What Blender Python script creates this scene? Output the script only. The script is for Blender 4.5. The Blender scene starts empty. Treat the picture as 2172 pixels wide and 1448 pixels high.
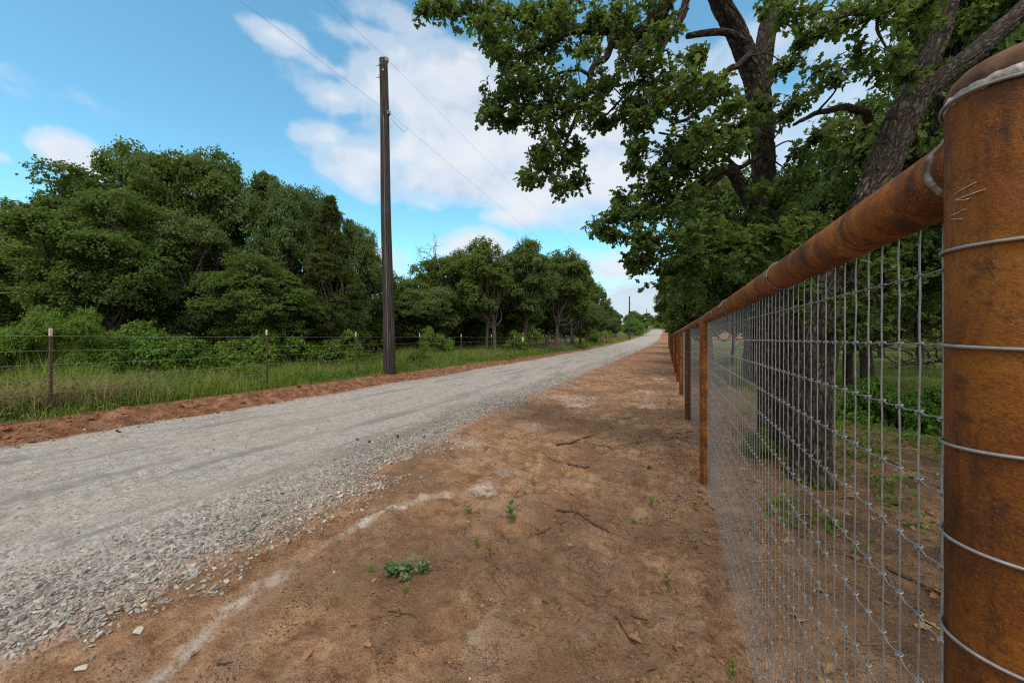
import bpy, math, random
import numpy as np
from mathutils import Vector, Matrix

R = math.radians
rng = np.random.default_rng(7)
random.seed(7)
scene = bpy.context.scene
COL = scene.collection
F = 760.0          # focal length in photo pixels
CX, HY = 1086.0, 718.0
CAMH = 1.55
TH = math.atan(0.43)
CT, ST = math.cos(TH), math.sin(TH)

def P(px, py, z):
    return np.array([(px - CX) / F * z, z, CAMH + (HY - py) / F * z])

def W(v, u, z=0.0):            # road frame (v across, u along) -> world
    return np.array([v * CT + u * ST, -v * ST + u * CT, z])

def VU(x, y):
    return x * CT - y * ST, x * ST + y * CT

# ------------------------------------------------------------------ noise
def _hash(ix, iy, iz, seed):
    h = (ix.astype(np.int64) * 374761393 + iy.astype(np.int64) * 668265263 + iz.astype(np.int64) * 2147483647 + seed * 1274126177) & 0xFFFFFFFF
    h = ((h ^ (h >> 13)) * 1274126177) & 0xFFFFFFFF
    h = ((h ^ (h >> 16)) * 2246822519) & 0xFFFFFFFF
    h = h ^ (h >> 15)
    return (h & 0xFFFFFF) / float(0xFFFFFF)

def vn2(x, y, seed=0):
    x = np.asarray(x, float); y = np.asarray(y, float)
    ix, iy = np.floor(x), np.floor(y)
    fx, fy = x - ix, y - iy
    fx = fx * fx * fx * (fx * (fx * 6 - 15) + 10); fy = fy * fy * fy * (fy * (fy * 6 - 15) + 10)
    z0 = np.zeros_like(ix)
    a = _hash(ix, iy, z0, seed); b = _hash(ix + 1, iy, z0, seed)
    c = _hash(ix, iy + 1, z0, seed); d = _hash(ix + 1, iy + 1, z0, seed)
    return (a + (b - a) * fx + (c - a) * fy + (a - b - c + d) * fx * fy) * 2 - 1

def vn3(x, y, z, seed=0):
    ix, iy, iz = np.floor(x), np.floor(y), np.floor(z)
    fx, fy, fz = x - ix, y - iy, z - iz
    fx = fx * fx * (3 - 2 * fx); fy = fy * fy * (3 - 2 * fy); fz = fz * fz * (3 - 2 * fz)
    def L(dz):
        a = _hash(ix, iy, iz + dz, seed); b = _hash(ix + 1, iy, iz + dz, seed)
        c = _hash(ix, iy + 1, iz + dz, seed); d = _hash(ix + 1, iy + 1, iz + dz, seed)
        return a + (b - a) * fx + (c - a) * fy + (a - b - c + d) * fx * fy
    return (L(0) * (1 - fz) + L(1) * fz) * 2 - 1

def fbm(x, y, octs=4, seed=0, gain=0.5):
    s = 0; a = 1.0; t = 0
    for i in range(octs):
        s = s + a * vn2(np.asarray(x) * 2 ** i + 17.3 * i, np.asarray(y) * 2 ** i - 9.1 * i, seed + i)
        t += a; a *= gain
    return s / t

def sstep(a, b, x):
    t = np.clip((x - a) / (b - a), 0, 1)
    return t * t * (3 - 2 * t)

# ------------------------------------------------------------------ terrain
_pv = np.array([-900, -60, -20, -12, -9.4, -8.8, -8.25, -7.8, -7.45, -7.1, -5.3, -4.0, -3.3, -2.7, -2.2, 0, 5, 20, 60, 900])
_ph = np.array([.8, .7, .5, .42, .37, .37, .40, .37, .25, .2, .22, .16, .08, .02, 0, 0, 0, .0, .0, .0])
_tv = np.linspace(-30, 30, 2401)
_th = np.interp(_tv, _pv, _ph)
_k = np.exp(-np.linspace(-2.5, 2.5, 17) ** 2); _k /= _k.sum()
_th = np.convolve(np.pad(_th, 8, mode='edge'), _k, mode='valid')

def profile(v):
    return np.where(np.abs(v) < 29, np.interp(v, _tv, _th), np.interp(v, _pv, _ph))

def rise(u):
    u = np.asarray(u, float)
    a = 1.35e-4 * np.clip(u, 0, 215) ** 2
    d = np.clip(u - 215, 0, None)
    return a + np.where(d < 60, 0.058 * d - 0.058 * d * d / 90, 0.058 * 60 - 0.058 * 3600 / 90 - 0.0193 * (d - 60)) * (d > 0)

def red_edge(u):   # road left edge / right edge in v
    return -7.33 + .10 * fbm(u * .6, u * 0 + 3, 3, 5)

def turf(u):
    return np.interp(u, [5, 16, 60], [-8.18, -7.72, -7.55])

def right_edge(u):
    return np.interp(u, [-6, .7, 2.4, 6.2, 11, 17, 35, 63, 100, 400], [-2.66, -2.73, -2.87, -3.14, -3.16, -3.08, -2.85, -2.2, -1.7, -1.6]) + .10 * fbm(u * .8, u * 0 + 9, 3, 6)

def gh(v, u):
    """terrain height (everything but the finest grain)"""
    v = np.asarray(v, float); u = np.asarray(u, float)
    h = profile(v) + rise(u)
    near = sstep(60, 20, np.abs(u)) 
    dirt = sstep(-2.9, -2.2, v) 
    h = h + .035 * fbm(v * .5, u * .5, 3, 11) * sstep(-3.6, -2, v)
    h = h + dirt * near * (.026 * fbm(v * 2.6, u * 2.1, 3, 21) + .034 * np.clip(fbm(v * 7, u * 7, 3, 22) - .05, 0, 1) * 1.6 + .028 * np.abs(fbm(v * 4.5, u * 3.2, 3, 23)) + .034 * np.clip(fbm(v * 13, u * 10, 2, 24), 0, 1) * sstep(-.1, .35, fbm(v * 1.1, u * 1.1, 2, 25)))
    # tyre ruts along the verge
    for vr, wd, dp in ((-1.95, .16, .02), (-.95, .18, .012)):
        vv = v - vr - .15 * np.sin(u * .16)
        h = h - dp * np.exp(-(vv / wd) ** 2) * dirt * near
    tr = np.exp(-((v + 1.05 + .05 * np.sin(u)) / .22) ** 2) + np.exp(-((v + .35 + .08 * np.sin(u * .7)) / .16) ** 2)
    h = h + near * dirt * tr * .013 * np.sin(u * 58 + 22 * np.abs(v + 1.05)) * sstep(-.05, .25, fbm(v * .9, u * .9, 2, 26))
    # turned-up soil near the pipe fence
    fz = np.exp(-((v - .25 - .012 * u) / .35) ** 2) * sstep(-1, 1.5, u)
    h = h + near * fz * (.035 * np.abs(fbm(v * 5, u * 5, 3, 31)) + .02 * fbm(v * 12, u * 12, 2, 32))
    # left spoil bank of red earth
    bank = np.exp(-((v + 7.85) / .28) ** 2)
    h = h + bank * (.01 + .07 * fbm(v * 2.2, u * 1.3, 3, 41) + .07 * np.abs(fbm(v * 5, u * 4.4, 3, 42)) + .02 * fbm(v * 11, u * 9, 2, 43)) * sstep(26, 10, u)
    # rough grass ground
    h = h + .06 * fbm(v * .6, u * .6, 3, 51) * sstep(-8.4, -10, v) * sstep(200, 60, np.abs(u))
    return h

def ghw(x, y):
    v, u = VU(np.asarray(x, float), np.asarray(y, float))
    return gh(v, u)

def on_ground(px, py):
    z = np.geomspace(.4, 260, 6000)
    x = (px - CX) / F * z
    ray = CAMH + (HY - py) / F * z
    g = ghw(x, z)
    i = int(np.argmax(ray < g)) if (ray < g).any() else len(z) - 1
    return np.array([x[i], z[i], g[i]])

# ------------------------------------------------------------------ mesh tools
class MB:
    def __init__(s):
        s.v = []; s.f = []; s.n = 0; s.a = []; s.m = []
    def add(s, v, faces, attr=None, mat=0):
        v = np.asarray(v, np.float64).reshape(-1, 3)
        if isinstance(faces, np.ndarray): faces = [faces]
        for fa in faces:
            fa = np.asarray(fa, np.int64)
            s.f.append(fa + s.n); s.m.append(mat)
        s.v.append(v); s.n += len(v)
        s.a.append(np.zeros((len(v), 3)) if attr is None else attr)
    def mesh(s, name, mats, smooth=True, attr=None):
        me = bpy.data.meshes.new(name)
        V = np.concatenate(s.v) if s.v else np.zeros((0, 3))
        me.vertices.add(len(V)); me.vertices.foreach_set('co', V.astype(np.float32).ravel())
        loops = []; starts = []; mi = []; o = 0
        for fa, m in zip(s.f, s.m):
            if fa.ndim == 1: fa = fa[None]
            k = fa.shape[1]; n = len(fa)
            loops.append(fa.ravel()); starts.append(o + np.arange(n) * k); o += n * k
            mi.append(np.full(n, m))
        loops = np.concatenate(loops).astype(np.int32); starts = np.concatenate(starts).astype(np.int32); mi = np.concatenate(mi).astype(np.int32)
        me.loops.add(len(loops)); me.loops.foreach_set('vertex_index', loops)
        me.polygons.add(len(starts)); me.polygons.foreach_set('loop_start', starts)
        me.polygons.foreach_set('use_smooth', np.full(len(starts), smooth, dtype=bool))
        if not isinstance(mats, (list, tuple)): mats = [mats]
        for m in mats: me.materials.append(m)
        if len(mats) > 1: me.polygons.foreach_set('material_index', mi)
        me.update(calc_edges=True)
        if attr:
            A = np.concatenate(s.a)
            at = me.attributes.new(attr, 'FLOAT_VECTOR', 'POINT'); at.data.foreach_set('vector', A.astype(np.float32).ravel())
        return me
    def build(s, name, mats, parent=None, smooth=True, attr=None):
        return link(name, s.mesh(name, mats, smooth, attr), parent)

def link(name, data, parent=None):
    o = bpy.data.objects.new(name, data); COL.objects.link(o)
    if parent is not None: o.parent = parent
    return o

def tag(o, label=None, cat=None, group=None, kind=None):
    if label: o['label'] = label
    if cat: o['category'] = cat
    if group: o['group'] = group
    if kind: o['kind'] = kind
    return o

def thing(name, label, cat, loc=(0, 0, 0), rz=0, group=None, kind=None):
    o = link(name, None); o.location = loc; o.rotation_euler = (0, 0, rz)
    return tag(o, label, cat, group, kind)

def catmull(pts, n):
    pts = np.asarray(pts, float)
    if len(pts) == 2:
        t = np.linspace(0, 1, n)[:, None]; return pts[0] * (1 - t) + pts[1] * t
    p = np.vstack([2 * pts[0] - pts[1], pts, 2 * pts[-1] - pts[-2]])
    t = np.linspace(0, len(pts) - 1 - 1e-9, n); i = t.astype(int); f = (t - i)[:, None]
    a, b, c, d = p[i], p[i + 1], p[i + 2], p[i + 3]
    return .5 * (2 * b + (c - a) * f + (2 * a - 5 * b + 4 * c - d) * f ** 2 + (3 * b - a - 3 * c + d) * f ** 3)

def frames(p):
    t = np.gradient(p, axis=0); t /= np.linalg.norm(t, axis=1)[:, None] + 1e-12
    ref = np.array([0, 0, 1.]) if abs(t[0, 2]) < .9 else np.array([1., 0, 0])
    n = np.cross(t[0], ref); n /= np.linalg.norm(n)
    N = np.zeros_like(p)
    for i in range(len(p)):
        n = n - t[i] * (n @ t[i]); n /= np.linalg.norm(n) + 1e-12
        N[i] = n
    return t, N, np.cross(t, N)

def tube(mb, p, r, seg=8, cap=True, disp=None, mat=0):
    p = np.asarray(p, float); n = len(p)
    r = np.broadcast_to(np.asarray(r, float), (n,)).copy()
    t, N, B = frames(p)
    a = np.arange(seg) / seg * 2 * np.pi
    ln = np.concatenate([[0], np.cumsum(np.linalg.norm(np.diff(p, axis=0), axis=1))])
    rest = np.stack([np.cos(a)[None] * r[:, None], np.sin(a)[None] * r[:, None], np.repeat(ln[:, None], seg, 1)], -1)
    rr = r[:, None] * np.ones((1, seg))
    if disp is not None: rr = rr + disp(rest, r)
    v = p[:, None] + rr[..., None] * (np.cos(a)[None, :, None] * N[:, None] + np.sin(a)[None, :, None] * B[:, None])
    i = np.arange(n - 1)[:, None]; j = np.arange(seg)[None]; j2 = (j + 1) % seg
    q = np.stack(np.broadcast_arrays(i * seg + j, i * seg + j2, (i + 1) * seg + j2, (i + 1) * seg + j), -1).reshape(-1, 4)
    fs = [q]
    if cap:
        fs.append(np.arange(seg)[::-1][None].copy()); fs.append((np.arange(seg) + (n - 1) * seg)[None])
    mb.add(v.reshape(-1, 3), fs, rest.reshape(-1, 3), mat)

def lathe(mb, prof, seg=32, c=(0, 0, 0), wob=None, mat=0):
    prof = np.asarray(prof, float); n = len(prof)
    a = np.arange(seg) / seg * 2 * np.pi
    r = prof[:, 0][:, None] * np.ones((1, seg)); z = prof[:, 1][:, None] * np.ones((1, seg))
    if wob is not None: r, z = wob(r, z, a)
    v = np.stack([c[0] + r * np.cos(a), c[1] + r * np.sin(a), c[2] + z], -1)
    i = np.arange(n - 1)[:, None]; j = np.arange(seg)[None]; j2 = (j + 1) % seg
    q = np.stack(np.broadcast_arrays(i * seg + j, i * seg + j2, (i + 1) * seg + j2, (i + 1) * seg + j), -1).reshape(-1, 4)
    mb.add(v.reshape(-1, 3), q, v.reshape(-1, 3), mat)

def box(mb, c, s, rz=0., mat=0):
    x, y, z = np.array(s) / 2
    v = np.array([[-x, -y, -z], [x, -y, -z], [x, y, -z], [-x, y, -z], [-x, -y, z], [x, -y, z], [x, y, z], [-x, y, z]])
    m = np.array([[math.cos(rz), -math.sin(rz), 0], [math.sin(rz), math.cos(rz), 0], [0, 0, 1]])
    mb.add(v @ m.T + np.array(c), np.array([[0, 3, 2, 1], [4, 5, 6, 7], [0, 1, 5, 4], [1, 2, 6, 5], [2, 3, 7, 6], [3, 0, 4, 7]]), None, mat)

def unit(a):
    return a / (np.linalg.norm(a, axis=-1, keepdims=True) + 1e-12)

def scatter(mb, T, faces, c, n, s, t=None, mat=0):
    """copies of a little template: y along the tangent, z along the normal"""
    N = len(c)
    if N == 0: return
    n = unit(n)
    if t is None: t = rng.normal(size=(N, 3))
    t = unit(t - n * (t * n).sum(1, keepdims=True)); b = np.cross(t, n)
    s = np.broadcast_to(np.asarray(s, float), (N,))
    T = np.asarray(T, float)
    if T.ndim == 2: T = np.broadcast_to(T, (N,) + T.shape)
    v = c[:, None] + s[:, None, None] * (T[:, :, 0:1] * b[:, None] + T[:, :, 1:2] * t[:, None] + T[:, :, 2:3] * n[:, None])
    k = T.shape[1]; off = (np.arange(N) * k)
    fs = []
    for fa in faces:
        fa = np.asarray(fa)
        if fa.ndim == 1: fa = fa[None]
        fs.append((off[:, None, None] + fa[None]).reshape(-1, fa.shape[1]))
    mb.add(v.reshape(-1, 3), fs, None, mat)

# leaf templates ------------------------------------------------------
def oak_leaf():
    half = [(.035, .0), (.10, .16), (.21, .25), (.11, .36), (.34, .47), (.39, .62), (.18, .68), (.25, .86), (.12, .99)]
    mid = [(0, 0), (0, .36), (0, .68), (0, 1.0)]
    V = []
    def zf(x, y): return .22 * abs(x) - .22 * y * y
    for x, y in mid: V.append((x, y, zf(x, y)))
    for sx in (1, -1):
        for x, y in half: V.append((sx * x, y, zf(x, y)))
    fs = []
    for k, o in ((0, 4), (1, 13)):
        a = [[0, o, o + 1, o + 2, o + 3, 1], [1, o + 3, o + 4, o + 5, o + 6, 2], [2, o + 6, o + 7, o + 8, 3]]
        for f in a: fs.append(f if k == 0 else f[::-1])
    return np.array(V), fs
OAKL, OAKF = oak_leaf()
DIA = np.array([(0, 0, 0), (.34, .45, .10), (0, 1, -.12), (-.34, .52, .10)])
DIAF = [[0, 1, 2, 3]]
OVAL = np.array([(0, 0, 0), (.2, .2, .05), (.3, .5, .06), (.16, .82, 0), (0, 1, -.1), (-.16, .82, 0), (-.3, .5, .06), (-.2, .2, .05), (0, .5, 0)])
OVALF = [[0, 1, 2, 8], [8, 2, 3, 4], [0, 8, 6, 7], [8, 4, 5, 6]]

# ------------------------------------------------------------------ materials
class NT:
    def __init__(s, name):
        s.m = bpy.data.materials.new(name); s.m.use_nodes = True
        s.t = s.m.node_tree; s.t.nodes.clear()
        s.out = s.n('ShaderNodeOutputMaterial')
    def n(s, typ, **kw):
        x = s.t.nodes.new(typ)
        for k, v in kw.items(): setattr(x, k, v)
        return x
    def l(s, a, b): s.t.links.new(a, b)
    def val(s, sock, v):
        if hasattr(v, 'links') or hasattr(v, 'is_linked') and not isinstance(v, (int, float, tuple)): s.l(v, sock)
        else: sock.default_value = v
    def noise(s, vec, scale, detail=4, rough=.55, dist=0.):
        x = s.n('ShaderNodeTexNoise'); 
        if vec is not None: s.l(vec, x.inputs['Vector'])
        x.inputs['Scale'].default_value = scale; x.inputs['Detail'].default_value = detail
        x.inputs['Roughness'].default_value = rough; x.inputs['Distortion'].default_value = dist
        return x.outputs['Fac']
    def vor(s, vec, scale, feature='F1', out='Distance', rand=1.):
        x = s.n('ShaderNodeTexVoronoi', feature=feature)
        if vec is not None: s.l(vec, x.inputs['Vector'])
        x.inputs['Scale'].default_value = scale; x.inputs['Randomness'].default_value = rand
        return x.outputs[out]
    def ramp(s, fac, stops, interp='LINEAR'):
        x = s.n('ShaderNodeValToRGB'); x.color_ramp.interpolation = interp
        e = x.color_ramp.elements
        while len(e) < len(stops): e.new(.5)
        for el, (p, c) in zip(e, stops):
            el.position = p; el.color = (c, c, c, 1) if isinstance(c, (int, float)) else (*c, 1)
        s.l(fac, x.inputs['Fac']); return x.outputs['Color']
    def mix(s, fac, a, b, mode='MIX'):
        x = s.n('ShaderNodeMix', data_type='RGBA', blend_type=mode)
        for i, v in ((0, fac), (6, a), (7, b)):
            if isinstance(v, (int, float)): x.inputs[i].default_value = v
            elif isinstance(v, tuple): x.inputs[i].default_value = (*v, 1)
            else: s.l(v, x.inputs[i])
        return x.outputs[2]
    def math(s, op, a, b=None, c=None, clamp=False):
        x = s.n('ShaderNodeMath', operation=op, use_clamp=clamp)
        for i, v in enumerate((a, b, c)):
            if v is None: continue
            if isinstance(v, (int, float)): x.inputs[i].default_value = v
            else: s.l(v, x.inputs[i])
        return x.outputs[0]
    def attr(s, name):
        return s.n('ShaderNodeAttribute', attribute_name=name)
    def scale(s, vec, xyz):
        x = s.n('ShaderNodeMapping'); s.l(vec, x.inputs['Vector']); x.inputs['Scale'].default_value = xyz
        return x.outputs['Vector']
    def obj(s): return s.n('ShaderNodeTexCoord').outputs['Object']
    def bump(s, h, strength=.5, dist=.01):
        x = s.n('ShaderNodeBump'); x.inputs['Strength'].default_value = strength; x.inputs['Distance'].default_value = dist
        s.l(h, x.inputs['Height']); return x.outputs['Normal']
    def bsdf(s, color, rough=.8, metal=0., normal=None, spec=.3):
        x = s.n('ShaderNodeBsdfPrincipled')
        for k, v in (('Base Color', color), ('Roughness', rough), ('Metallic', metal), ('Specular IOR Level', spec)):
            i = x.inputs[k]
            if isinstance(v, tuple): i.default_value = (*v, 1)
            elif isinstance(v, (int, float)): i.default_value = v
            else: s.l(v, i)
        if normal is not None: s.l(normal, x.inputs['Normal'])
        return x
    def done(s, shader):
        s.l(shader.outputs[0], s.out.inputs['Surface']); return s.m

def leaf_mat(name, stops, trans=(.18, .23, .03), tf=.28, tint=.25, rough=.62, spec=.15):
    t = NT(name)
    g = t.n('ShaderNodeNewGeometry')
    col = t.ramp(g.outputs['Random Per Island'], stops)
    oi = t.n('ShaderNodeObjectInfo')
    k = t.math('MULTIPLY_ADD', oi.outputs['Random'], tint, 1 - tint / 2)
    hv = t.n('ShaderNodeHueSaturation'); t.l(col, hv.inputs['Color']); t.l(k, hv.inputs['Value'])
    hh = t.math('MULTIPLY_ADD', oi.outputs['Random'], -.03, .515); t.l(hh, hv.inputs['Hue'])
    b = t.bsdf(hv.outputs['Color'], rough, spec=spec)
    tr = t.n('ShaderNodeBsdfTranslucent')
    t.l(t.mix(.6, hv.outputs['Color'], trans), tr.inputs['Color'])
    mx = t.n('ShaderNodeMixShader'); mx.inputs[0].default_value = tf
    t.l(b.outputs[0], mx.inputs[1]); t.l(tr.outputs[0], mx.inputs[2])
    return t.done(mx)

M = {}
M['oak_near'] = leaf_mat('near oak leaves', [(0, (.034, .070, .018)), (.45, (.054, .102, .026)), (.85, (.085, .140, .036)), (.965, (.125, .165, .042)), (1, (.22, .16, .045))], trans=(.21, .30, .05), tf=.45)
M['oak_far'] = leaf_mat('oak foliage', [(0, (.074, .122, .028)), (.5, (.114, .178, .038)), (1, (.168, .235, .060))], tf=.42, tint=.3)
M['oak_blue'] = leaf_mat('elm foliage', [(0, (.070, .118, .038)), (.5, (.108, .168, .056)), (1, (.155, .222, .078))], tf=.4, tint=.2)
M['juniper'] = leaf_mat('juniper foliage', [(0, (.042, .070, .016)), (1, (.088, .125, .032))], tf=.2, tint=.1)
M['shrub'] = leaf_mat('shrub foliage', [(0, (.05, .11, .014)), (.6, (.09, .175, .022)), (1, (.14, .23, .036))], tf=.3)
M['mesquite'] = leaf_mat('feathery foliage', [(0, (.085, .16, .022)), (.6, (.135, .23, .034)), (1, (.18, .27, .05))], tf=.35)
M['grass'] = leaf_mat('grass blades', [(0, (.10, .18, .024)), (.55, (.18, .27, .038)), (.82, (.25, .31, .07)), (.9, (.22, .20, .07)), (1, (.32, .26, .12))], tf=.35, rough=.6)
M['dry_grass'] = leaf_mat('straw grass', [(0, (.13, .14, .045)), (.4, (.24, .20, .09)), (1, (.38, .30, .16))], tf=.3, rough=.7)
M['weed'] = leaf_mat('weed leaves', [(0, (.04, .10, .012)), (1, (.09, .18, .025))], tf=.3)
M['weed_grey'] = leaf_mat('grey green weed leaves', [(0, (.095, .15, .058)), (1, (.17, .23, .11))], tf=.2)
M['dead_leaf'] = leaf_mat('dead leaves', [(0, (.16, .085, .04)), (1, (.34, .21, .11))], tf=.1, rough=.8)

def bark(name, dark, light, lichen=.0, scale=1.0):
    t = NT(name)
    at = t.attr('rest').outputs['Vector']
    st = t.scale(at, (1, 1, .30))
    nz = t.noise(st, 30 * scale, 5, .65)
    mixv = t.n('ShaderNodeMix', data_type='VECTOR')
    wn = t.n('ShaderNodeTexNoise'); t.l(st, wn.inputs['Vector']); wn.inputs['Scale'].default_value = 14 * scale
    mixv.inputs[0].default_value = .12
    t.l(st, mixv.inputs[4]); t.l(wn.outputs['Color'], mixv.inputs[5])
    e = t.vor(mixv.outputs[1], 34 * scale, 'DISTANCE_TO_EDGE')
    plate = t.ramp(t.math('MULTIPLY_ADD', t.math('SUBTRACT', nz, .5), .35, e), [(.02, 0.), (.16, .5), (.38, 1.)])
    big = t.noise(at, 3.0, 3)
    col = t.mix(plate, dark, light)
    col = t.mix(t.ramp(nz, [(.3, 0.), (.75, .6)]), col, tuple(c * .55 for c in light))
    if lichen:
        lm = t.math('MULTIPLY', t.ramp(t.noise(at, 9, 5, .7), [(.55, 0.), (.66, 1.)]), plate)
        lm = t.math('MULTIPLY', lm, lichen)
        col = t.mix(lm, col, (.30, .33, .27))
    col = t.mix(t.ramp(big, [(.35, .35), (.7, 0.)]), col, tuple(c * .5 for c in light))
    h = t.math('ADD', t.math('MULTIPLY', plate, .8), t.math('MULTIPLY', nz, .35))
    return t.done(t.bsdf(col, .92, 0, t.bump(h, 1.0, .022 / scale), .15))
M['bark'] = bark('oak bark', (.010, .0075, .006), (.112, .092, .074), .55, .75)
M['bark_far'] = bark('grey bark', (.05, .04, .03), (.20, .17, .135), .3, .6)
M['deadwood'] = bark('bleached dead wood', (.16, .15, .14), (.36, .34, .32), 0, 1.)
M['twig'] = bark('dry twig', (.075, .05, .035), (.23, .165, .12), 0, 3.)

def m_ground():
    t = NT('dirt and turf ground')
    o = t.obj(); a = t.attr('mask'); sp = t.n('ShaderNodeSeparateXYZ'); t.l(a.outputs['Vector'], sp.inputs[0])
    red, green, pale0 = sp.outputs
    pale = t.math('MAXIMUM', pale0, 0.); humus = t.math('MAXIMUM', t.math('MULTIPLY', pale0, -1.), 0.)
    n1 = t.noise(o, .7, 5, .6); n2 = t.noise(o, 6, 6, .65); n3 = t.noise(o, 60, 5, .7); n4 = t.noise(o, 2.1, 4, .6, .6)
    st = t.noise(t.scale(o, (1.0, .22, 1)), 5, 4)
    base = t.ramp(n2, [(.34, (.205, .106, .055)), (.48, (.415, .236, .128)), (.64, (.57, .36, .215))])
    base = t.mix(t.ramp(n4, [(.48, 0.), (.60, .65)]), base, (.43, .295, .20))
    base = t.mix(t.ramp(n1, [(.43, .75), (.54, 0.)]), base, (.195, .118, .072))
    base = t.mix(t.ramp(st, [(.50, 0.), (.62, .5)]), base, (.29, .155, .080))
    pt = t.ramp(t.noise(o, 3.3, 5, .65), [(.42, 0.), (.58, 1.)])
    base = t.mix(t.math('MULTIPLY', t.ramp(n3, [(.36, .8), (.48, 0.)]), pt), base, (.085, .048, .028))
    base = t.mix(t.ramp(t.noise(o, 22, 5, .7), [(.36, .45), (.5, 0.)]), base, (.13, .075, .043))
    base = t.mix(t.ramp(n3, [(.60, 0.), (.72, .55)]), base, (.40, .29, .20))
    base = t.mix(.06, base, (.06, .035, .02))
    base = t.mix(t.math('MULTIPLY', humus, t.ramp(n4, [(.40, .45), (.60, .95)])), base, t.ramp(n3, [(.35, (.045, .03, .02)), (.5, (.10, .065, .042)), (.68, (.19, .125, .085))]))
    n6 = t.noise(o, 150, 4, .75)
    base = t.mix(t.ramp(n6, [(.38, .55), (.49, 0.)]), base, (.095, .052, .03))
    base = t.mix(t.ramp(n6, [(.56, 0.), (.66, .45)]), base, (.46, .32, .215))
    redc = t.ramp(n2, [(.34, (.12, .052, .027)), (.5, (.215, .103, .056)), (.66, (.31, .18, .112))])
    col = t.mix(red, base, redc)
    gcol = t.ramp(t.noise(o, 9, 6, .7), [(.3, (.03, .05, .012)), (.5, (.075, .11, .022)), (.62, (.115, .14, .035)), (.75, (.20, .15, .06))])
    gm = t.math('MULTIPLY', green, t.ramp(t.noise(o, 2.2, 6, .7), [(.25, .75), (.5, 1.)]))
    col = t.mix(gm, col, gcol)
    pm = t.math('MULTIPLY', pale, t.ramp(t.noise(o, 11, 6, .75), [(.37, 0.), (.57, 1.)]))
    col = t.mix(pm, col, (.56, .50, .44))
    # drying cracks
    mv = t.n('ShaderNodeMix', data_type='VECTOR'); wn = t.n('ShaderNodeTexNoise'); t.l(o, wn.inputs['Vector']); wn.inputs['Scale'].default_value = 7
    mv.inputs[0].default_value = .10; t.l(o, mv.inputs[4]); t.l(wn.outputs['Color'], mv.inputs[5])
    cr = t.ramp(t.vor(mv.outputs[1], 21, 'DISTANCE_TO_EDGE'), [(0, 1.), (.03, 0.)])
    cm = t.math('MULTIPLY', cr, t.ramp(t.noise(o, 1.7, 5, .65), [(.56, 0.), (.70, .8)]))
    cm = t.math('MULTIPLY', cm, t.math('SUBTRACT', 1., green))
    col = t.mix(t.math('MULTIPLY', cm, .7), col, (.05, .028, .017))
    # tiny crumbs
    cv = t.vor(o, 42, 'F1', 'Distance')
    cmask = t.ramp(t.noise(o, 4.5, 5, .65), [(.5, 0.), (.62, 1.)])
    crumb = t.math('MULTIPLY', t.ramp(cv, [(.12, 1.), (.42, 0.)]), cmask)
    h = t.math('ADD', t.math('MULTIPLY', n2, .6), t.math('MULTIPLY', n3, .30))
    h = t.math('ADD', h, t.math('MULTIPLY', crumb, .35)); h = t.math('ADD', h, t.math('MULTIPLY', n6, .16))
    h = t.math('SUBTRACT', h, t.math('MULTIPLY', cm, .5))
    return t.done(t.bsdf(col, .93, 0, t.bump(h, 1.0, .075), .15))
M['ground'] = m_ground()

def m_gravel():
    t = NT('crushed stone road')
    o = t.obj()
    a = t.attr('mask'); sp = t.n('ShaderNodeSeparateXYZ'); t.l(a.outputs['Vector'], sp.inputs[0])
    st = t.scale(o, (1.0, .13, 1))
    n1 = t.noise(st, 2.6, 7, .7); n2 = t.noise(o, 9, 6, .7); n3 = t.noise(o, 45, 4, .7); n0 = t.noise(o, .8, 4)
    vc = t.vor(o, 34, 'F1', 'Color'); vd = t.vor(o, 34, 'F1', 'Distance')
    vs = t.n('ShaderNodeSeparateColor'); t.l(vc, vs.inputs[0])
    fines = t.ramp(n2, [(.34, (.215, .204, .190)), (.5, (.350, .335, .313)), (.64, (.46, .442, .412))])
    stones = t.ramp(vs.outputs[0], [(0, (.13, .122, .112)), (.5, (.29, .273, .250)), (1, (.46, .436, .40))])
    sm = t.ramp(t.math('ADD', t.math('MULTIPLY', n2, .6), t.math('MULTIPLY', n1, .5)), [(.52, 0.), (.66, .85)])
    sm = t.math('MAXIMUM', sm, t.math('MULTIPLY', sp.outputs[1], .8))
    col = t.mix(sm, fines, stones)
    col = t.mix(t.ramp(n1, [(.52, 0.), (.70, .75)]), col, (.385, .355, .315))
    col = t.mix(t.ramp(n1, [(.40, .75), (.50, 0.)]), col, (.165, .157, .145))
    col = t.mix(t.math('MULTIPLY', t.ramp(t.noise(t.scale(o, (1., .35, 1)), 7.5, 5, .7), [(.53, 0.), (.62, 1.)]), .55), col, (.20, .185, .168))
    col = t.mix(t.ramp(n3, [(.28, .6), (.45, 0.)]), col, (.10, .095, .09))
    col = t.mix(t.math('MULTIPLY', t.ramp(n0, [(.45, 0.), (.65, 1.)]), .35), col, (.36, .29, .22))
    col = t.mix(sp.outputs[0], col, (.31, .155, .075))
    h = t.math('ADD', t.math('MULTIPLY', n3, .5), t.math('MULTIPLY', t.math('MULTIPLY', sm, t.ramp(vd, [(.1, 1.), (.6, 0.)])), .7))
    h = t.math('ADD', h, t.math('MULTIPLY', n2, .7))
    return t.done(t.bsdf(col, .9, 0, t.bump(h, .9, .03), .2))
M['gravel_road'] = m_gravel()

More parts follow.
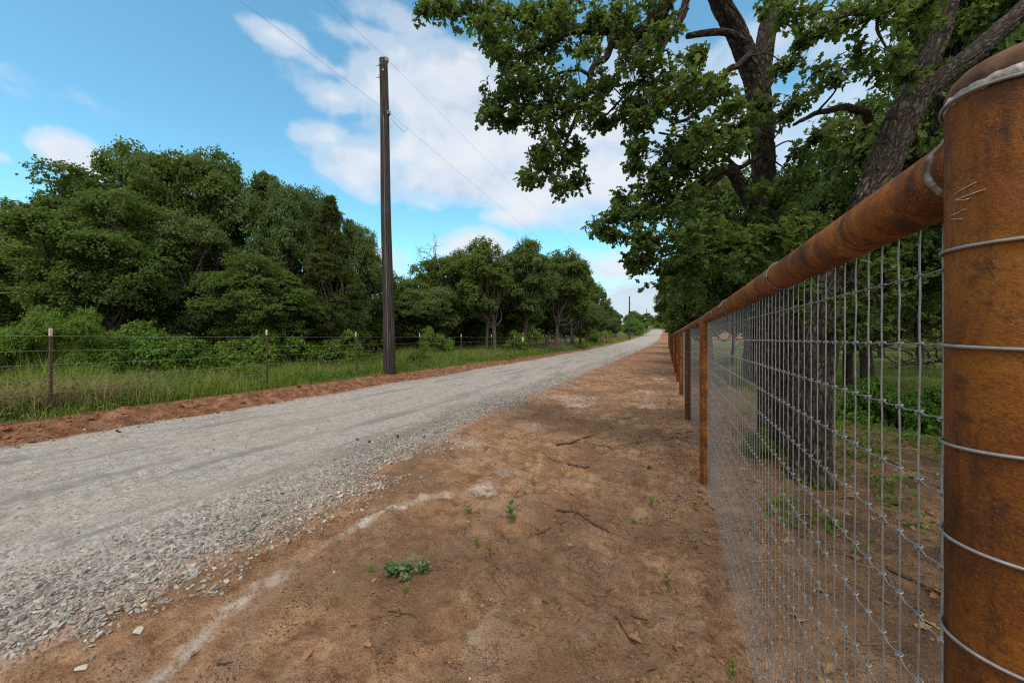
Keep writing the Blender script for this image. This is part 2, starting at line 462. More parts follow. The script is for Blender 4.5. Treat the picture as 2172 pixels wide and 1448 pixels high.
def m_stone():
    t = NT('limestone chips')
    g = t.n('ShaderNodeNewGeometry'); o = t.obj()
    c = t.ramp(g.outputs['Random Per Island'], [(0, (.14, .131, .120)), (.3, (.245, .229, .208)), (.7, (.365, .343, .312)), (.92, (.50, .472, .43)), (.96, (.30, .20, .135)), (1, (.36, .27, .20))])
    n = t.noise(o, 90, 4, .7)
    c = t.mix(t.ramp(n, [(.3, .5), (.6, 0.)]), c, (.18, .165, .15))
    return t.done(t.bsdf(c, .85, 0, t.bump(n, .5, .006), .25))
M['stone'] = m_stone()

def m_clod(name, c1, c2):
    t = NT(name); o = t.obj(); n = t.noise(o, 30, 5, .7)
    return t.done(t.bsdf(t.ramp(n, [(.3, c1), (.7, c2)]), .95, 0, t.bump(n, .8, .015), .1))
M['clod'] = m_clod('red earth clods', (.13, .052, .025), (.30, .140, .072))
M['clod_brown'] = m_clod('brown earth clods', (.12, .064, .034), (.31, .18, .10))
M['clod_dark'] = m_clod('dark clod', (.03, .024, .02), (.085, .065, .05))

def m_rust(name, tone=1.0, dark=.0):
    t = NT(name); o = t.obj()
    n1 = t.noise(o, 6, 6, .65, .4); n2 = t.noise(o, 38, 5, .7); n3 = t.noise(t.scale(o, (1, 1, .3)), 22, 4, .6)
    sp = t.vor(o, 16, 'SMOOTH_F1')
    c = t.ramp(n1, [(.30, (.085 * tone, .027 * tone, .007 * tone)), (.43, (.155 * tone, .047 * tone, .008 * tone)), (.55, (.25 * tone, .082 * tone, .009 * tone)), (.7, (.36 * tone, .145 * tone, .016 * tone))])
    n4 = t.noise(t.scale(o, (1, 1, .10)), 26, 5, .65)
    c = t.mix(t.ramp(n4, [(.36, .8), (.47, 0.)]), c, (.05 * tone, .018 * tone, .008 * tone))
    c = t.mix(t.ramp(n4, [(.56, 0.), (.66, .55)]), c, (.36 * tone, .15 * tone, .03 * tone))
    c = t.mix(t.ramp(n2, [(.38, .7), (.50, 0.)]), c, (.075 * tone, .026 * tone, .01 * tone))
    c = t.mix(t.ramp(n3, [(.56, 0.), (.74, .7)]), c, (.27 * tone, .10 * tone, .022 * tone))
    n5 = t.noise(o, 260, 4, .75)
    c = t.mix(t.ramp(n5, [(.36, .45), (.47, 0.)]), c, (.045 * tone, .016 * tone, .007 * tone))
    c = t.mix(t.ramp(n5, [(.57, 0.), (.68, .5)]), c, (.40 * tone, .17 * tone, .04 * tone))
    blot = t.math('MULTIPLY', t.ramp(sp, [(.18, 1.), (.30, 0.)]), t.ramp(n1, [(.40, 1.), (.56, 0.)]))
    c = t.mix(t.math('MULTIPLY', blot, .7), c, (.03, .02, .02))
    if dark: c = t.mix(dark, c, (.05, .035, .028))
    r = t.ramp(n2, [(.35, .42), (.62, .75)])
    h = t.math('ADD', t.math('MULTIPLY', n2, .4), t.math('MULTIPLY', n5, .45))
    return t.done(t.bsdf(c, r, 0, t.bump(h, .6, .007), .22))
M['rust'] = m_rust('rusted steel pipe', .70)
M['rust_light'] = m_rust('orange rusted steel pipe', 1.0)
M['rust_dark'] = m_rust('dark mill scale pipe', .8, .65)

def m_weld(name, c1, c2, metal, rough=.45, spec=.5):
    t = NT(name); o = t.obj(); n = t.noise(o, 120, 5, .7); n2 = t.noise(o, 38, 3)
    c = t.ramp(n2, [(.35, c1), (.65, c2)])
    return t.done(t.bsdf(c, rough, metal, t.bump(n, .5, .004), spec))
M['weld'] = m_weld('silver weld bead', (.20, .165, .145), (.55, .53, .51), .3, .55)
M['cap'] = m_weld('steel post cap', (.045, .026, .017), (.14, .08, .05), .0, .75, .15)
M['weld_dark'] = m_weld('grey weld bead', (.10, .085, .075), (.32, .30, .28), .4)

def m_plain(name, c, rough=.5, metal=0., nscale=40., var=.25, spec=.4):
    t = NT(name); o = t.obj(); n = t.noise(o, nscale, 4, .6)
    col = t.ramp(n, [(.3, tuple(x * (1 - var) for x in c)), (.7, tuple(min(1, x * (1 + var)) for x in c))])
    return t.done(t.bsdf(col, rough, metal, t.bump(n, .15, .002), spec))
M['galv'] = m_plain('galvanised wire', (.235, .235, .24), .42, .4, 60, .25)
M['barb'] = m_plain('weathered barbed wire', (.22, .22, .22), .6, .5, 60)
M['tpost'] = m_plain('brown painted steel post', (.085, .052, .036), .75, .1, 30, .4)
M['tip'] = m_plain('white painted post tip', (.56, .49, .42), .8, 0, 50, .35)
M['chalk'] = m_plain('white chalk', (.42, .37, .33), .95, 0, 300, .5)
M['ceramic'] = m_plain('grey insulator', (.16, .155, .15), .4, 0, 20)
M['cable'] = m_plain('power cable', (.26, .27, .29), .5, .4, 5)
M['ribbon'] = m_plain('pale plastic sign', (.55, .36, .27), .7, 0, 30)
M['yellow'] = m_plain('yellow tape', (.55, .38, .02), .6, 0, 30)
M['oldpost'] = m_plain('reddish wooden post', (.14, .07, .045), .9, 0, 25, .4)

def m_pole():
    t = NT('tarred timber pole'); o = t.obj()
    s = t.noise(t.scale(o, (14, 14, .35)), 3, 5, .65); n = t.noise(o, 1.2, 3)
    c = t.ramp(s, [(.36, (.012, .011, .012)), (.5, (.036, .032, .033)), (.64, (.085, .078, .078))])
    c = t.mix(t.ramp(n, [(.45, 0.), (.7, .45)]), c, (.06, .03, .022))
    return t.done(t.bsdf(c, .85, 0, t.bump(s, .6, .02), .2))
M['pole'] = m_pole()

def world_loc(o):
    p = Vector((0, 0, 0))
    while o is not None:
        p += Vector(o.location); o = o.parent
    return p

def part(mb, name, mats, parent, smooth=True, attr=None):
    """a part whose vertices were given in world coordinates"""
    o = mb.build(name, mats, None, smooth, attr)
    o.parent = parent; o.location = -world_loc(parent)
    return o

# ------------------------------------------------------------------ camera
cam = bpy.data.cameras.new('camera'); cam.sensor_width = 36; cam.lens = F / 2172 * 36
cam.clip_start = .02; cam.clip_end = 4000; cam.shift_y = -(724 - HY) / 2172
co = bpy.data.objects.new('camera', cam); COL.objects.link(co)
co.location = (0, 0, CAMH); co.rotation_euler = (R(90), 0, 0)
scene.camera = co
scene.cycles.use_denoising = False
scene.cycles.filter_width = 1.2
scene.cycles.max_bounces = 8

# ------------------------------------------------------------------ sky and sun
SUN_EL, SUN_AZ = R(57), R(183)
w = bpy.data.worlds.new('World'); scene.world = w; w.use_nodes = True
class WT(NT):
    def __init__(s):
        s.t = w.node_tree; s.t.nodes.clear(); s.out = s.n('ShaderNodeOutputWorld')
t = WT()
sky = t.n('ShaderNodeTexSky', sky_type='NISHITA'); sky.sun_disc = False
sky.sun_elevation = SUN_EL; sky.sun_rotation = SUN_AZ; sky.ozone_density = 3.0; sky.dust_density = .4; sky.air_density = 1.0
D = t.n('ShaderNodeTexCoord').outputs['Generated']
sx = t.n('ShaderNodeSeparateXYZ'); t.l(D, sx.inputs[0])
az = t.math('ARCTAN2', sx.outputs[0], sx.outputs[1]); el = t.math('ARCSINE', sx.outputs[2])
vec = t.n('ShaderNodeCombineXYZ'); t.l(az, vec.inputs[0]); t.l(el, vec.inputs[1])
warp = t.n('ShaderNodeTexNoise'); t.l(D, warp.inputs['Vector']); warp.inputs['Scale'].default_value = 3.2; warp.inputs['Detail'].default_value = 3
wv = t.n('ShaderNodeVectorMath', operation='MULTIPLY_ADD'); t.l(warp.outputs['Color'], wv.inputs[0]); wv.inputs[1].default_value = (.12, .10, 0); t.l(vec.outputs[0], wv.inputs[2])
blobs = [  # px, py, rx, ry, weight
    (870, 205, 150, 75, 1.0), (1030, 235, 190, 105, 1.0), (1180, 290, 190, 110, .95), (1310, 260, 120, 120, .8),
    (770, 345, 100, 48, .8), (1000, 395, 260, 45, .8), (700, 285, 65, 30, .45), (930, 320, 190, 70, .7), (1330, 400, 130, 60, .6),
    (600, 90, 70, 30, .42), (860, 55, 85, 40, .5), (765, 85, 70, 26, .45), (990, 120, 90, 26, .45), (700, 200, 70, 40, .7), (720, 150, 70, 30, .5),
    (150, 345, 85, 44, 1.25), (8, 352, 34, 22, .7), (985, 520, 70, 30, .9), (800, 555, 80, 30, .85), (1080, 465, 60, 18, .5),
    (1300, 560, 75, 24, .4), (1320, 640, 200, 45, .75), (1800, 90, 200, 60, .35), (1500, 330, 200, 160, .7), (1800, 420, 300, 180, .7)]
# unseen clouds added out of frame to turn the ambient light neutral
azr = [(2.3, .5, .9, .4, 1.1), (-2.2, .6, .8, .4, 1.1), (3.0, .3, .7, .3, 1.), (1.6, .6, .6, .4, 1.1), (-1.6, .45, .5, .3, 1.), (0., 1.25, 1.6, .3, 1.1), (-2.9, .9, .8, .4, 1.)]
cur = None
for b in blobs + azr:
    if len(b) == 5 and b in azr:
        a0, e0, ra, re, wt = b
    else:
        px, py, rx, ry, wt = b
        a0 = math.atan((px - CX) / F); k = math.cos(a0); e0 = math.atan((HY - py) / F * k)
        ra = rx / F * k * k; re = ry / F * k * math.cos(e0) ** 2
    s_ = t.n('ShaderNodeVectorMath', operation='SUBTRACT'); t.l(wv.outputs[0], s_.inputs[0]); s_.inputs[1].default_value = (a0 + .06, e0 + .05, 0)
    m_ = t.n('ShaderNodeVectorMath', operation='MULTIPLY'); t.l(s_.outputs[0], m_.inputs[0]); m_.inputs[1].default_value = (1 / ra, 1 / re, 0)
    l_ = t.n('ShaderNodeVectorMath', operation='LENGTH'); t.l(m_.outputs[0], l_.inputs[0])
    v_ = t.math('MULTIPLY_ADD', l_.outputs['Value'], -.75 * wt, 1.05 * wt, clamp=False)
    cur = v_ if cur is None else t.math('SMOOTH_MAX', cur, v_, .12)
ns = t.scale(D, (1, 1, 1.35))
cn = t.noise(ns, 4.6, 9, .55, .1)
up = t.n('ShaderNodeVectorMath', operation='ADD'); t.l(ns, up.inputs[0]); up.inputs[1].default_value = (-.03, 0, .06)
cn2 = t.noise(up.outputs[0], 4.6, 6, .55, .1)
dens = t.math('MULTIPLY_ADD', cn, 1.9, t.math('MULTIPLY_ADD', cur, .95, -.80))
absaz = t.math('ABSOLUTE', az)
away = t.math('MAXIMUM', t.ramp(t.math('MULTIPLY', el, .637), [(.50, 0.), (.62, 1.)]), t.ramp(t.math('MULTIPLY', absaz, .3183), [(.33, 0.), (.42, 1.)]))  # overhead, side and rear sky filled with added overcast as neutral fill light
dens = t.math('MULTIPLY_ADD', t.ramp(t.math('MULTIPLY_ADD', az, .5, .5), [(.0, 1.), (.28, 1.), (.36, 0.)]), -.19, dens)
dens = t.math('MULTIPLY_ADD', away, .55, dens)
dens = t.math('MULTIPLY_ADD', t.ramp(el, [(.03, .30), (.20, 0.)]), 1., dens)
mask = t.ramp(dens, [(.05, 0.), (.33, .55), (.70, 1.)], 'EASE')
lit = t.math('MULTIPLY_ADD', t.math('SUBTRACT', cn, cn2), 2.2, .62, clamp=True)
ccol = t.ramp(lit, [(.10, (2.75, 3.15, 3.9)), (.45, (3.65, 3.95, 4.5)), (.85, (4.25, 4.4, 4.65))])
ccol = t.mix(away, ccol, (6.2, 6.0, 5.8))  # the added unseen overcast is made brighter to lift the ambient light
grey = t.ramp(el, [(.02, 1.), (.22, 0.)])
ccol = t.mix(t.math('MULTIPLY', grey, .55), ccol, (1.9, 2.5, 3.1))
skyc = t.mix(1.0, sky.outputs[0], (.95, 1.44, 1.26), 'MULTIPLY')
fin = t.mix(t.math('MULTIPLY', mask, .94), skyc, ccol)
bg = t.n('ShaderNodeBackground'); t.l(fin, bg.inputs[0]); bg.inputs[1].default_value = .14
t.l(bg.outputs[0], t.out.inputs['Surface'])

sl = bpy.data.lights.new('sun', 'SUN'); sl.energy = 1.6; sl.angle = R(18); sl.color = (1, .89, .76)
so = bpy.data.objects.new('sun', sl); COL.objects.link(so)
sd = Vector((math.sin(SUN_AZ) * math.cos(SUN_EL), math.cos(SUN_AZ) * math.cos(SUN_EL), math.sin(SUN_EL)))
so.rotation_euler = sd.to_track_quat('Z', 'Y').to_euler()
vs = scene.view_settings
scene.display_settings.display_device = 'sRGB'
vs.view_transform = 'Standard'; vs.look = 'None'; vs.gamma = 1; vs.use_curve_mapping = False; vs.exposure = 0.52

# ------------------------------------------------------------------ ground sheet
def geo(a, b, first, ratio):
    out = [a]; s = first
    while out[-1] < b: out.append(out[-1] + s); s *= ratio
    return np.array(out)
vl = np.concatenate([-geo(30, 900, 3, 1.25)[::-1], np.arange(-29.8, -9.3, .25), np.arange(-9.3, -2.9, .05), np.arange(-2.9, 2.4, .022), np.arange(2.4, 12, .09), np.arange(12, 30, .5), geo(30.2, 900, 3, 1.25)])
ul = [-6.0]
while ul[-1] < 1000:
    u = ul[-1]
    ul.append(u + (.06 if u < 0 else .022 if u < 5 else max(.022, .0055 * u - .0055) if u < 40 else .03 * u - .9))
ul = np.concatenate([-geo(6.2, 900, 2, 1.4)[::-1], np.array(ul)])
VV, UU = np.meshgrid(vl, ul)
ZZ = gh(VV, UU)

pale_pts = [on_ground(*p) for p in [(330, 1447), (480, 1300), (600, 1215), (720, 1140), (790, 1095), (860, 1075), (945, 1048)]]
pp = catmull(np.array([VU(p[0], p[1]) for p in pale_pts]), 60)
pale = np.zeros_like(ZZ)
nearm = (UU > 0) & (UU < 16) & (VV > -4) & (VV < 3)
vv, uu = VV[nearm], UU[nearm]
d = np.min(np.hypot(vv[:, None] - pp[None, :, 0], uu[:, None] - pp[None, :, 1]), 1)
pl = sstep(.070, .008, d + .06 * fbm(vv * 7, uu * 7, 3, 77)) * np.clip(.85 + .9 * fbm(vv * 3., uu * 3., 2, 78), .1, 1.1)
for (px, py, rr, st) in [(1030, 1037, .20, .9), (1000, 940, .35, .55), (1230, 858, .36, .95), (1402, 803, .42, 1.1), (1370, 862, .34, .9), (1360, 830, .5, .7), (1130, 900, .4, .5), (1220, 845, .8, .6), (880, 1180, .1, .3), (1010, 1345, .09, .5), (1080, 1000, .2, .35), (1180, 930, .3, .35)]:
    q = on_ground(px, py); a, b = VU(q[0], q[1])
    pl = np.maximum(pl, st * sstep(1.0, .15, np.hypot((vv - a) / rr, (uu - b) / rr) + .55 * fbm(vv * 4, uu * 4, 3, 79)))
pale[nearm] = np.clip(pl, 0, 1)
nz = fbm(VV * 1.3, UU * 1.3, 3, 61)
red = sstep(-.3, 0., VV - turf(UU) + .15 * nz) * sstep(-6.6, -7.2, VV) + .55 * sstep(9, 30, UU) * (VV > -7.2) * (VV < 8)
green = sstep(0., -.3, VV - turf(UU) + .22 * nz)
dist = np.hypot(VV, UU)
gr_r = sstep(6.5, 9.5, dist + 1.6 * nz) * sstep(1.1, 2.6, VV - .01 * UU + .5 * nz)
strip = sstep(78, 88, UU) * sstep(170, 140, UU) * sstep(5, 12, VV)
green = np.maximum(green, gr_r * (1 - strip)); red = np.clip(np.maximum(red * (1 - green), strip), 0, 1)
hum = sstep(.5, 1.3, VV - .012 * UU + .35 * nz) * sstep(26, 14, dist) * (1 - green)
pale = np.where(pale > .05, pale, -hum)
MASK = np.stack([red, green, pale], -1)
mb = MB()
nu, nv = VV.shape
i = np.arange(nu - 1)[:, None]; j = np.arange(nv - 1)[None]
q = np.stack(np.broadcast_arrays(i * nv + j, i * nv + j + 1, (i + 1) * nv + j + 1, (i + 1) * nv + j), -1).reshape(-1, 4)
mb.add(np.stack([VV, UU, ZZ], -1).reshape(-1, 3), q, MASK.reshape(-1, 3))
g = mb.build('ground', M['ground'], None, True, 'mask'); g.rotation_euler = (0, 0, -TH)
tag(g, 'bare brown dirt verge running into rough pasture and turf', 'ground', None, 'structure')

# ------------------------------------------------------------------ gravel road
def road_top(v, u):
    l, r = red_edge(u), right_edge(u)
    dd = np.minimum(v - l, r - v)
    th = -.035 + .075 * sstep(-.3, .3, dd) + .010 * fbm(v * 3, u * .8, 3, 71) + .012 * fbm(v * 9, u * 7, 2, 72) * sstep(60, 25, u)
    th = th + .006 * np.sin(u * 42 + 9 * np.abs(v + 5.4)) * (np.exp(-((v + 4.6) / .3) ** 2) + np.exp(-((v + 6.2) / .3) ** 2)) * sstep(0, .3, fbm(v * .8, u * .8, 2, 74)) * sstep(18, 8, u)
    for c in (-6.3, -4.75):
        th = th - .012 * np.exp(-((v - c - .1 * np.sin(u * .11)) / .22) ** 2)
    return gh(v, u) * 1.0 + th
ru = ul[(ul > -5.9) & (ul < 420)]
tt = np.linspace(0, 1, 150)
L, Rr = red_edge(ru) - .45, right_edge(ru) + .5
RV = L[:, None] + (Rr - L)[:, None] * tt[None]; RU = np.repeat(ru[:, None], len(tt), 1)
RZ = road_top(RV, RU)
dd = np.minimum(RV - red_edge(RU), right_edge(RU) - RV)
nzz = fbm(RV * 2, RU * 1.5, 3, 73)
rm = np.stack([np.clip(sstep(.22, -.1, dd + .15 * nzz) * .8, 0, 1), sstep(1.1, .35, right_edge(RU) - RV + .25 * nzz), 0 * RZ], -1)
mb = MB(); nu, nv = RV.shape
i = np.arange(nu - 1)[:, None]; j = np.arange(nv - 1)[None]
q = np.stack(np.broadcast_arrays(i * nv + j, i * nv + j + 1, (i + 1) * nv + j + 1, (i + 1) * nv + j), -1).reshape(-1, 4)
mb.add(np.stack([RV, RU, RZ], -1).reshape(-1, 3), q, rm.reshape(-1, 3))
o = mb.build('gravel_road', M['gravel_road'], None, True, 'mask'); o.rotation_euler = (0, 0, -TH)
tag(o, 'pale grey crushed stone road running to the horizon', 'road', None, 'structure')

def surf(v, u):
    return np.maximum(gh(v, u), road_top(v, u))

# ------------------------------------------------------------------ stones
import bmesh
def hull(n, sq, seed):
    r = np.random.default_rng(seed)
    p = unit(r.normal(size=(n, 3))) * r.uniform(.8, 1.0, (n, 1)) * np.array(sq)
    bm = bmesh.new()
    for a in p: bm.verts.new(a)
    res = bmesh.ops.convex_hull(bm, input=bm.verts)
    bmesh.ops.delete(bm, geom=[x for x in res['geom_interior'] if isinstance(x, bmesh.types.BMVert)], context='VERTS')
    bm.verts.index_update()
    V = np.array([v.co[:] for v in bm.verts]); Fc = np.array([[v.index for v in f.verts] for f in bm.faces]); bm.free()
    return V, Fc
ROCKS = [hull(11, (1, random.uniform(.6, .9), random.uniform(.35, .65)), k) for k in range(16)]
def rocks(mb, pts, size, tilt=.45):
    k = rng.integers(0, len(ROCKS), len(pts)); size = np.broadcast_to(size, (len(pts),))
    for r_i, (V, Fc) in enumerate(ROCKS):
        m = k == r_i
        if not m.any(): continue
        n = np.array([0, 0, 1.]) + rng.normal(size=(m.sum(), 3)) * tilt
        V2 = V[None] * (1 + .25 * rng.normal(size=(m.sum(), 1, 3)))
        scatter(mb, V2, [Fc], pts[m], n, size[m])
def vu_pts(v, u, dz):
    z = surf(v, u) + dz
    return np.stack([v * CT + u * ST, -v * ST + u * CT, z], -1)
mb = MB()
N = 26000; u = np.abs(rng.uniform(-.1, 1, N)) ** 1.15 * 13
off = np.where(rng.random(N) < .62, rng.uniform(-.75, .02, N), rng.normal(.0, .20, N))
v = right_edge(u) + off * np.interp(u, [0, 4, 14], [1.15, 1, .9])
patch = vn2(v * 2.2, u * 2.2, 88); keep = (off < -.05) | (patch > -.12); u, v, off = u[keep], v[keep], off[keep]
s = np.clip(rng.lognormal(math.log(.0112), .45, len(u)), .005, .036) * np.interp(off, [-.8, -.45, 0], [.55, .85, 1.1])
rocks(mb, vu_pts(v, u, s * .18), s)
N = 9000; u = rng.random(N) ** 1.3 * 16; v = rng.uniform(-7.2, -2.9, N); s = np.clip(rng.lognormal(math.log(.006), .5, N), .0035, .02)
keep = fbm(v * 1.2, u * .35, 3, 90) > -.15; u, v, s = u[keep], v[keep], s[keep]
rocks(mb, vu_pts(v, u, s * .1), s)
N = 2500; u = rng.random(N) * 16 + 1; v = red_edge(u) + rng.normal(.1, .13, N); s = np.clip(rng.lognormal(math.log(.010), .4, N), .005, .03)
rocks(mb, vu_pts(v, u, s * .2), s)
N = 2600; u = rng.uniform(13, 34, N); v = right_edge(u) + rng.uniform(-.7, .12, N); s = rng.uniform(.012, .026, N)
rocks(mb, vu_pts(v, u, s * .2), s)
tag(mb.build('gravel', M['stone'], None, False), 'loose grey crushed limestone spilling along the road edge', 'gravel', None, 'stuff')

mb = MB()
N = 2300; u = rng.random(N) ** 1.2 * 22 + 1.5; v = rng.normal(-7.75, .25, N); s = np.clip(rng.lognormal(math.log(.018), .55, N), .006, .08)
rocks(mb, vu_pts(v, u, s * .2), s)
tag(mb.build('red_clods', M['clod'], None, False), 'crumbly red earth clods along the far road bank', 'soil', None, 'stuff')
mb = MB()
N = 2300; u = rng.random(N) * 9 + .4; v = .10 + .012 * u + rng.normal(0, .26, N); s = np.clip(rng.lognormal(math.log(.011), .65, N), .004, .042)
rocks(mb, vu_pts(v, u, s * .15), s)
N = 1500; u = rng.random(N) ** 1.2 * 9 + .5; v = rng.uniform(-2.5, .2, N); s = np.clip(rng.lognormal(math.log(.010), .55, N), .004, .036); kp = fbm(v * 1.3, u * 1.3, 3, 92) > .08; v, u, s = v[kp], u[kp], s[kp]
rocks(mb, vu_pts(v, u, s * .15), s)
N = 11000; u = rng.random(N) ** 1.4 * 10 + .3; v = rng.uniform(-2.9, 3.2, N); s = np.clip(rng.lognormal(math.log(.0042), .6, N), .002, .020)
keep = fbm(v * 1.5, u * 1.5, 3, 91) > -.02; rocks(mb, vu_pts(v[keep], u[keep], s[keep] * .1), s[keep])
N = 1600; u = rng.uniform(5, 20, N); v = rng.uniform(-2.6, .6, N); s = np.clip(rng.lognormal(math.log(.014), .55, N), .006, .05); kp = fbm(v * 1.1, u * .9, 3, 93) > .02; rocks(mb, vu_pts(v[kp], u[kp], s[kp] * .15), s[kp])
tag(mb.build('soil_crumbs', M['clod_brown'], None, False), 'brown soil crumbs strewn over the dirt verge', 'soil', None, 'stuff')

# single stones that lie apart from the gravel
stones = [(172, 1420, .028, 'pale stone lying lowest in the short trail of stones at the lower left'), (192, 1398, .022, 'second pale stone from the bottom of the short stone trail'),
          (178, 1381, .016, 'small grey stone in the middle of the short stone trail'), (196, 1370, .018, 'grey stone beside the middle of the short stone trail'),
          (199, 1358, .018, 'topmost grey stone of the short stone trail on brown dirt'), (295, 1340, .034, 'flat pale stone alone on the dirt just beyond the gravel spill'),
          (447, 1258, .026, 'rounded grey stone beyond the gravel edge beside the white streak'), (480, 1235, .030, 'long grey stone lying toward the white dust streak'),
          (472, 1262, .022, 'blocky pale stone below the long grey one near the streak'), (1041, 1272, .011, 'small white pebble beside the thin curved root on cracked dirt'),
          (1112, 1294, .009, 'grey white pebble standing in the cracked dirt'), (953, 1405, .009, 'cream pebble on the dirt near the bottom edge'),
          (996, 1440, .010, 'pale pebble at the very bottom edge of the dirt'), (818, 1322, .008, 'tiny white pebble near a dark stick')]
for px, py, s, lab in stones:
    p = on_ground(px, py); mb = MB(); k = rng.integers(0, 16)
    V, Fc = ROCKS[k]
    scatter(mb, V, [Fc], np.array([[0, 0, s * .25]]), np.array([[.1, .1, 1.]]), s)
    o = mb.build('stone', M['stone'], None, False); a, b = VU(p[0], p[1]); o.location = (p[0], p[1], float(surf(a, b)))
    tag(o, lab, 'stone', 'single stones on the dirt')
for px, py, s, lab in [(843, 932, .05, 'largest dark clod on the gravel road'), (783, 945, .035, 'dark clod between two others on the gravel road'), (758, 940, .03, 'dark clod furthest left on the gravel road'), (817, 930, .018, 'smallest dark clod on the gravel road'),
                       (1375, 993, .05, 'black lump of earth on the dirt before the second fence post'), (600 / 1, 1056, .02, 'rusty brown lump at the gravel edge')]:
    p = on_ground(px, py); a, b = VU(p[0], p[1]); mb = MB(); V, Fc = ROCKS[rng.integers(0, 16)]
    scatter(mb, V, [Fc], np.array([[0, 0, s * .3]]), np.array([[.1, .1, 1.]]), s)
    o = mb.build('earth_clod', M['clod_dark'], None, False); o.location = (p[0], p[1], float(surf(a, b)))
    tag(o, lab, 'clod', 'dark clods')

# ------------------------------------------------------------------ pipe fence on the right
def fdir(a, b):
    d = np.array(b) - np.array(a); return d / np.linalg.norm(d)
posts = [np.array([.5136, .3614]), np.array([2.03, 3.77])]
for k in range(14): posts.append(posts[-1] + np.array([.43, 1.]) * (3.0 if k == 0 else 2.9))
posts[-1] = posts[-1] + np.array([-.10, 0])
pz = [float(rise(VU(*p)[1])) for p in posts]
pz[-1] += .22; pz[-2] += .05
fence = thing('pipe_fence', 'rusty steel pipe fence with galvanised woven wire along the dirt verge', 'fence', (posts[0][0], posts[0][1], 0))
RH = 1.75
def ring(mb, c, r, h, wr=.0022, tilt=(0, 0), axis=None, n=28, seg=6):
    a = np.linspace(0, 2 * np.pi * 1.02, n)
    if axis is None:
        p = np.stack([c[0] + r * np.cos(a), c[1] + r * np.sin(a), h + tilt[0] * r * np.cos(a) + tilt[1] * r * np.sin(a)], -1)
    else:
        e1 = unit(np.cross(axis, [0, 0, 1.])); e2 = np.cross(e1, axis)
        p = np.asarray(c) + r * (np.cos(a)[:, None] * e1 + np.sin(a)[:, None] * e2) + (np.sin(a) * tilt[0] + np.cos(a) * tilt[1])[:, None] * r * np.asarray(axis)
    tube(mb, p, wr, seg, False)
rows = [.0935 - .1016 * k for k in range(17)]
c1 = posts[0]
mb = MB()
lathe(mb, [(.05, -.3), (.05, .3), (.05, .9), (.05, 1.4), (.05, CAMH + .252)], 96, (c1[0], c1[1], 0))
p_near = part(mb, 'post', M['rust'], fence)
mb = MB()
lathe(mb, [(.0495, .251), (.0505, .256), (.0502, .262), (.047, .271), (.040, .279), (.028, .285), (.013, .288), (.0005, .289)], 96, (c1[0], c1[1], CAMH))
part(mb, 'cap', M['cap'], p_near)
mb = MB()
def wob(r, z, a):
    k = np.linspace(0, 1, r.shape[0])[:, None]
    n = vn2(a[None] * 14 + 0 * k, k * 2.5 + 0 * a[None], 5) * .5 + vn2(a[None] * 30, k * 5, 6) * .4
    return r + np.sin(k * np.pi) * (.0012 + .0012 * n), z + .0014 * vn2(a[None] * 9 + 0 * k, 0 * k + 2.2 + 0 * a[None], 9)
lathe(mb, [(.0498, .2462), (.0501, .2478), (.0503, .2494), (.0504, .2510), (.0504, .2526), (.0503, .2542), (.0500, .256), (.0494, .258)], 320, (c1[0], c1[1], CAMH), wob)
part(mb, 'weld_bead', M['weld'], p_near)
for k, h in enumerate([.238] + rows[:9]):
    mb = MB(); ring(mb, c1, .0522, CAMH + h, .0019, (rng.normal(0, .04) - (.10 if k == 0 else 0), rng.normal(0, .05) + (.0 if k else .06)), None, 64, 8)
    part(mb, 'tie_wire', M['galv'], p_near)
mb = MB()
def on_post(px, py, rr=.0507):
    d_ = np.array([(px - CX) / F, 1.0]); A = d_ @ d_; B = -2 * d_ @ c1; C = c1 @ c1 - rr * rr
    disc = max(B * B - 4 * A * C, 0); z = (-B - math.sqrt(disc)) / (2 * A)
    return P(px, py, z)
for st in [[(2022, 415), (2034, 406), (2049, 398), (2071, 386)], [(2022, 426), (2040, 419), (2059, 412), (2091, 401)], [(2027, 425), (2043, 424), (2059, 421)], [(2014, 460), (2030, 452), (2049, 443)], [(2017, 465), (2029, 465), (2042, 464)]]:
    tube(mb, catmull([on_post(*q_) for q_ in st], 14), np.linspace(.0003, .0006, 14) * np.array([1, .8, 1.2, .7, 1, 1.3, .8, 1.1, .6, 1, .9, 1.1, .8, .5]), 5)
part(mb, 'chalk_mark', M['chalk'], p_near)

for k, p in enumerate(posts[1:], 1):
    mb = MB(); top = pz[k] + RH - .03
    seg = 40 if k < 4 else 16
    prof = [(.05, pz[k] - .3)] + [(.05, pz[k] + h) for h in np.linspace(0, RH - .03, 6)]
    lathe(mb, prof, seg, (p[0], p[1], 0))
    po = part(mb, 'post', M['rust_dark'] if k in (2, 5, 9) else (M['rust_light'] if k in (1, 3, 6) else M['rust']), fence)
    if k in (2, 5, 9): po['label'] = 'darker brown fence post'
    if k < 6:
        for h in ([.62, .92, 1.2, 1.62 - 1.47] if k == 1 else [.35, .9, 1.3]):
            mb = MB(); ring(mb, p, .052, pz[k] + h, .0018, (rng.normal(0, .06), rng.normal(0, .06)), None, 32, 6)
            part(mb, 'tie_wire', M['galv'], po)
    if k < 4:
        mb = MB(); a = np.linspace(0, 2 * np.pi, 40)
        tube(mb, np.stack([p[0] + .052 * np.cos(a), p[1] + .052 * np.sin(a), top - .012 + .012 * np.abs(np.cos(a - .4))], -1), .006 + .002 * np.sin(a * 13), 8, False)
        part(mb, 'weld_bead', M['weld_dark'], po)
railp = [np.array([p[0], p[1], pz[k] + RH]) for k, p in enumerate(posts)]
rp = [railp[0]]
for a, b in zip(railp[:-1], railp[1:]):
    n_ = 12 if b[1] < 12 else 4
    for f in np.linspace(0, 1, n_ + 1)[1:]: rp.append(a * (1 - f) + b * f)
